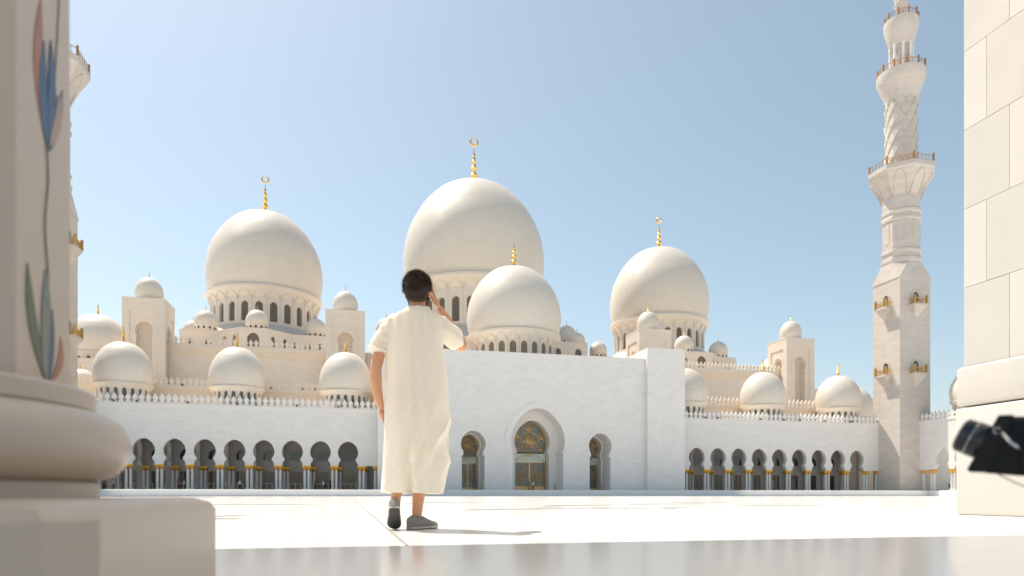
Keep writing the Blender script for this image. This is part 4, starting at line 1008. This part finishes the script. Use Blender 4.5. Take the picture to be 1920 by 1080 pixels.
# shoes
SHOE = plain('grey canvas', (.27, .255, .23), .9, var=.12, scale=60, bump=.3, bscale=300); SOLE = plain('dark rubber sole', (.055, .055, .06), .8, var=.2, scale=30); WELT = plain('pale rubber welt', (.5, .45, .38), .7)
def shoe(loc, yaw, pitch, roll=0.0):
    root = bpy.data.objects.new('shoe', None)
    m = MB(); rings = []
    #   along the foot: (y, half width, height, centre shift)
    S = [(-.075, .020, .060, 0), (-.068, .032, .075, 0), (-.045, .038, .082, 0), (-.01, .038, .078, 0), (.03, .038, .078, -.002), (.07, .042, .070, -.003), (.11, .047, .055, -.004), (.15, .047, .045, -.003), (.18, .038, .038, .0), (.198, .022, .030, .004), (.203, .008, .022, .006)]
    for y, w, h, cx in S:
        ring = []
        for j in range(20):
            t = 2*PI*j/20; cx_ = math.cos(t); sz = math.sin(t)
            ring.append((cx + w*math.copysign(abs(cx_)**.75, cx_), y, .012 + h*.5 + h*.5*math.copysign(abs(sz)**(.6 if sz < 0 else .9), sz)))
        rings.append(ring)
    m.loft(rings, True); o = m.build('shoe', SHOE, man, loc, 0, 50); o.rotation_euler = (pitch, roll, yaw)
    def outline(g): 
        P = [(cx + (w + g), y) for y, w, h, cx in S]; Q = [(cx - (w + g), y) for y, w, h, cx in reversed(S)]
        return P + Q
    m = MB(); ol = outline(.002); m.loft([[(x, y, z) for x, y in ol] for z in (.006, .02)]); m.build('welt', WELT, o)
    m = MB(); ol = outline(-.003); m.loft([[(x, y, z) for x, y in ol] for z in (0, .0065)]); m.build('sole', SOLE, o)
    m = MB(); m.tube([(.034*math.cos(t), .005 + .052*math.sin(t), .088 - .004*math.sin(t)) for t in (2*PI*i/24 for i in range(24))], .006, 6, closed=True); m.build('ankle_rim', SHOE, o, smooth=60)
    for k in range(3):
        y = .066 + .018*k; m = MB(); m.tube([(-.026, y, .078 - .007*k), (0, y + .004, .086 - .007*k), (.026, y, .078 - .007*k)], .003, 5); m.build('lace', WELT, o)
    return o
shoe((-.002, -.002, 0), R_(-34), 0)
shoe((-.130, -.15, .108), R_(9), R_(-32), R_(0))

# visitors far away in the galleries
def visitor(u, v, z, rz, kind, label, h=1.72):
    p = thing('person', label, 'person', (u, v, z), rz, 'visitors in the galleries'); s_ = h/1.72
    b = MB(); chain(b, [(0, 0, .9), (0, 0, 1.15), (0, 0, 1.38)], [.12, .11, .1], 10, 3); chain(b, [(0, 0, 1.38), (0, 0, 1.5)], [.06, .055], 10, 3); b.ball((0, .01, 1.6), (.075, .095, .115), 12, 8)
    for q in (-1, 1):
        chain(b, [(q*.18, 0, 1.38), (q*.24, -.01, 1.1), (q*.23, .08, .86), (q*.22, .1, .78)], [.05, .04, .033, .035], 8, 3)
        chain(b, [(q*.09, 0, .92), (q*.1, .05*q, .5), (q*.1, .07*q, .07)], [.085, .06, .04], 8, 3); chain(b, [(q*.1, .05*q - .03, .04), (q*.1, .05*q + .15, .035)], [.04, .035], 8, 2)
    chain(b, [(-.15, 0, 1.38), (.15, 0, 1.38)], [.06, .06], 8, 3)
    o = remesh(b, 'body', .02, SKIN, p, 1); o.scale = (s_,)*3
    cols = {'abaya': (.015, .014, .016), 'white': (.75, .75, .78), 'blue': (.45, .5, .62), 'maroon': (.12, .03, .03)}[kind]
    cm = plain('cloth ' + kind, cols, .9)
    def loft(name, R, mat):
        m = MB(); m.loft([[(w*math.cos(t), d*math.sin(t), zz) for t in (2*PI*j/14 for j in range(14))] for zz, w, d in R]); q = m.build(name, mat, p, smooth=60); q.scale = (s_,)*3
    if kind in ('abaya', 'maroon'): loft('robe', [(.05, .24, .2), (.5, .2, .17), (.95, .19, .15), (1.2, .18, .14), (1.38, .2, .13), (1.46, .1, .08)], cm); loft('scarf', [(1.42, .12, .1), (1.5, .09, .1), (1.62, .1, .115), (1.7, .07, .08), (1.74, .02, .02)], cm)
    else: loft('shirt', [(.82, .17, .14), (1.1, .17, .14), (1.36, .2, .13), (1.46, .09, .08)], cm); loft('trousers', [(.08, .16, .1), (.5, .17, .12), (.9, .17, .14)], plain('dark trousers', (.03, .035, .05), .9)); loft('hair', [(1.6, .08, .09), (1.66, .085, .105), (1.72, .05, .07), (1.74, .01, .02)], HAIR)
for u, v, rz, kind, lab in ((-36.5, 116.2, 1.2, 'abaya', 'distant person in black robe nearest the marble column base'), (-35.1, 116.4, .8, 'blue', 'distant person in pale blue shirt by the marble column base'),
        (-26.1, 117.2, 2.4, 'abaya', 'distant person in black facing a companion inside the arcade'), (-25.2, 117.0, -2.2, 'blue', 'distant person in blue shirt facing a companion in black'),
        (-16.9, 116.6, 2.9, 'white', 'distant person in white shirt alone behind the railing'), (-6.3, 117.5, 1.5, 'abaya', 'distant person in black, first of the trio behind the railing'),
        (-5.3, 118.2, -1.2, 'maroon', 'distant person in dark red, middle of the trio behind the railing'), (-4.0, 117.8, .4, 'white', 'distant person in white shirt, last of the trio behind the railing'),
        (32.1, 117.6, .2, 'white', 'distant person in white shirt before the central door'), (96.9, 117.4, 1.0, 'maroon', 'distant person in dark red inside the minaret wing'), (-2.9, 118.6, .3, 'abaya', 'distant person in black, apart from the trio by the railing')):
    visitor(u, v, ZP, rz, kind, lab)

# ------------------------------------------------------------------ black camera on a low tripod, close by
PLAST = plain('black camera plastic', (.006, .006, .007), .5, var=.2, scale=90, bump=.1, bscale=500, spec=.3); GLOSS = plain('glossy black barrel', (.01, .01, .013), .16, spec=.7)
METL = plain('steel ring', (.6, .6, .6), .25, 1.0); RED = plain('red strap leather', (.30, .07, .04), .6); STRAP = plain('black strap', (.015, .015, .015), .8)
cz_ = lambda y, Z: .241 + (927.4 - y)*Z/1280
cx0, cy0 = from_view((1880 - 960)/1280*1.2, 1.2)
camc = thing('camera', 'black camera with glossy lens barrel intruding at the picture edge by the pillar', 'camera', (cx0, cy0, cz_(840, 1.2)))
camc.rotation_euler = (Matrix.Rotation(R_(-52), 3, 'Z') @ Matrix.Rotation(R_(4), 3, 'Y')).to_euler()
# local frame: -x lens direction, y away, z up; metres
def crb(name, b_, c, mat, par=None): m = MB(); m.rbox(*b_, c); return m.build(name, mat, par or camc)
m = MB(); m.loft([[(x0 + e, y0 + e*f_, z) for x0, y0, e, f_ in ((xa, -.034, .004, 1), (xb, -.034, -.004, 1), (xb, .034, -.004, -1), (xa, .034, .004, -1))] for xa, xb, z in ((-.049, -.014, -.044), (-.051, -.012, -.040), (-.014, .018, .051), (-.012, .016, .055))]); m.build('front_plate', PLAST, camc)
m = MB(); rg_ = []
for yy, ins in ((-.033, .008), (-.028, 0), (.028, 0), (.033, .008)):
    rg_.append([(-.030 + ins, yy, -.036 + ins), (-.022, yy, -.045 + ins), (.13, yy, -.052 + ins), (.135, yy, -.04), (.135, yy, .045), (.13, yy, .052 - ins), (.012, yy, .053 - ins), (.004 + ins, yy, .048)])
m.loft(rg_); m.build('body', PLAST, camc, smooth=25)
crb('grip', (.03, .09, -.048, -.028, -.045, .03), .008, PLAST)
crb('accessory_shoe', (.05, .075, -.012, .012, .052, .057), .001, METL)
m = MB(); m.lathe([(.030, 0), (.0315, .004), (.0315, .018), (.029, .021), (.0305, .024), (.0305, .036), (.026, .040), (.024, .041), (.02, .036)], 40); lb = m.build('lens_barrel', GLOSS, camc, (-.028, 0, .009), 0, 40); lb.rotation_euler = (0, R_(-68), 0)
m = MB(); m.lathe([(.021, .034), (.015, .038), (.004, .0395)], 32); m.build('lens_glass', GLASS, lb, smooth=50)
m = MB(); m.lathe([(.0318, .019), (.0318, .0205), (.0312, .021)], 40, caps=False); m.build('lens_ring', METL, lb, smooth=40)
m = MB(); m.tube([(.005*math.cos(t), -.034, .028 + .005*math.sin(t)) for t in (2*PI*i/16 for i in range(16))], .0012, 6, closed=True); m.build('strap_lug', METL, camc, (-.008, 0, .0))
m = MB(); m.tube([(.0 + .03*i/8, -.036 - .012*math.sin(PI*i/8), .024 - .028*i/8 - .004*math.sin(PI*i/8)) for i in range(9)], .0028, 6); m.build('chain_strap', METL, camc)
def ribbon(name, pts, w, mat): 
    m = MB(); vs = []
    for p in pts: vs += [(p[0], p[1] - w, p[2]), (p[0], p[1] + w, p[2])]
    m.add(vs, [(2*i, 2*i+2, 2*i+3, 2*i+1) for i in range(len(pts) - 1)]); o = m.build(name, mat, camc, smooth=60); md = o.modifiers.new('thick', 'SOLIDIFY'); md.thickness = .002
ribbon('strap', [(-.005 + .13*i/14, -.02, -.046 - .026*math.sin(PI*i/14*.9)) for i in range(15)], .008, STRAP)
ribbon('strap_lining', [(.045 + .07*i/10, -.034, -.044 - .012*math.sin(PI*i/10)) for i in range(11)], .004, RED)
tx, ty = from_view(1.045, 1.235)
trp = thing('tripod', 'low black tripod that carries the camera', 'tripod', (tx, ty, 0), R_(-13.5))
m = MB(); m.tube([(0, 0, .12), (0, 0, .215)], .012, 10); m.build('post', PLAST, trp, smooth=50)
m = MB(); m.ball((0, 0, .222), .016); m.tube([(0, 0, .225), (-.012, -.015, .262)], .014, 10); m.build('ball_head', PLAST, trp, smooth=50)
for k in range(3):
    a = R_(0 + 120*k); m = MB(); m.tube([(0, 0, .15), (math.cos(a)*.10, math.sin(a)*.10, .006)], [.008, .006], 8); m.build('leg', PLAST, trp, smooth=50)
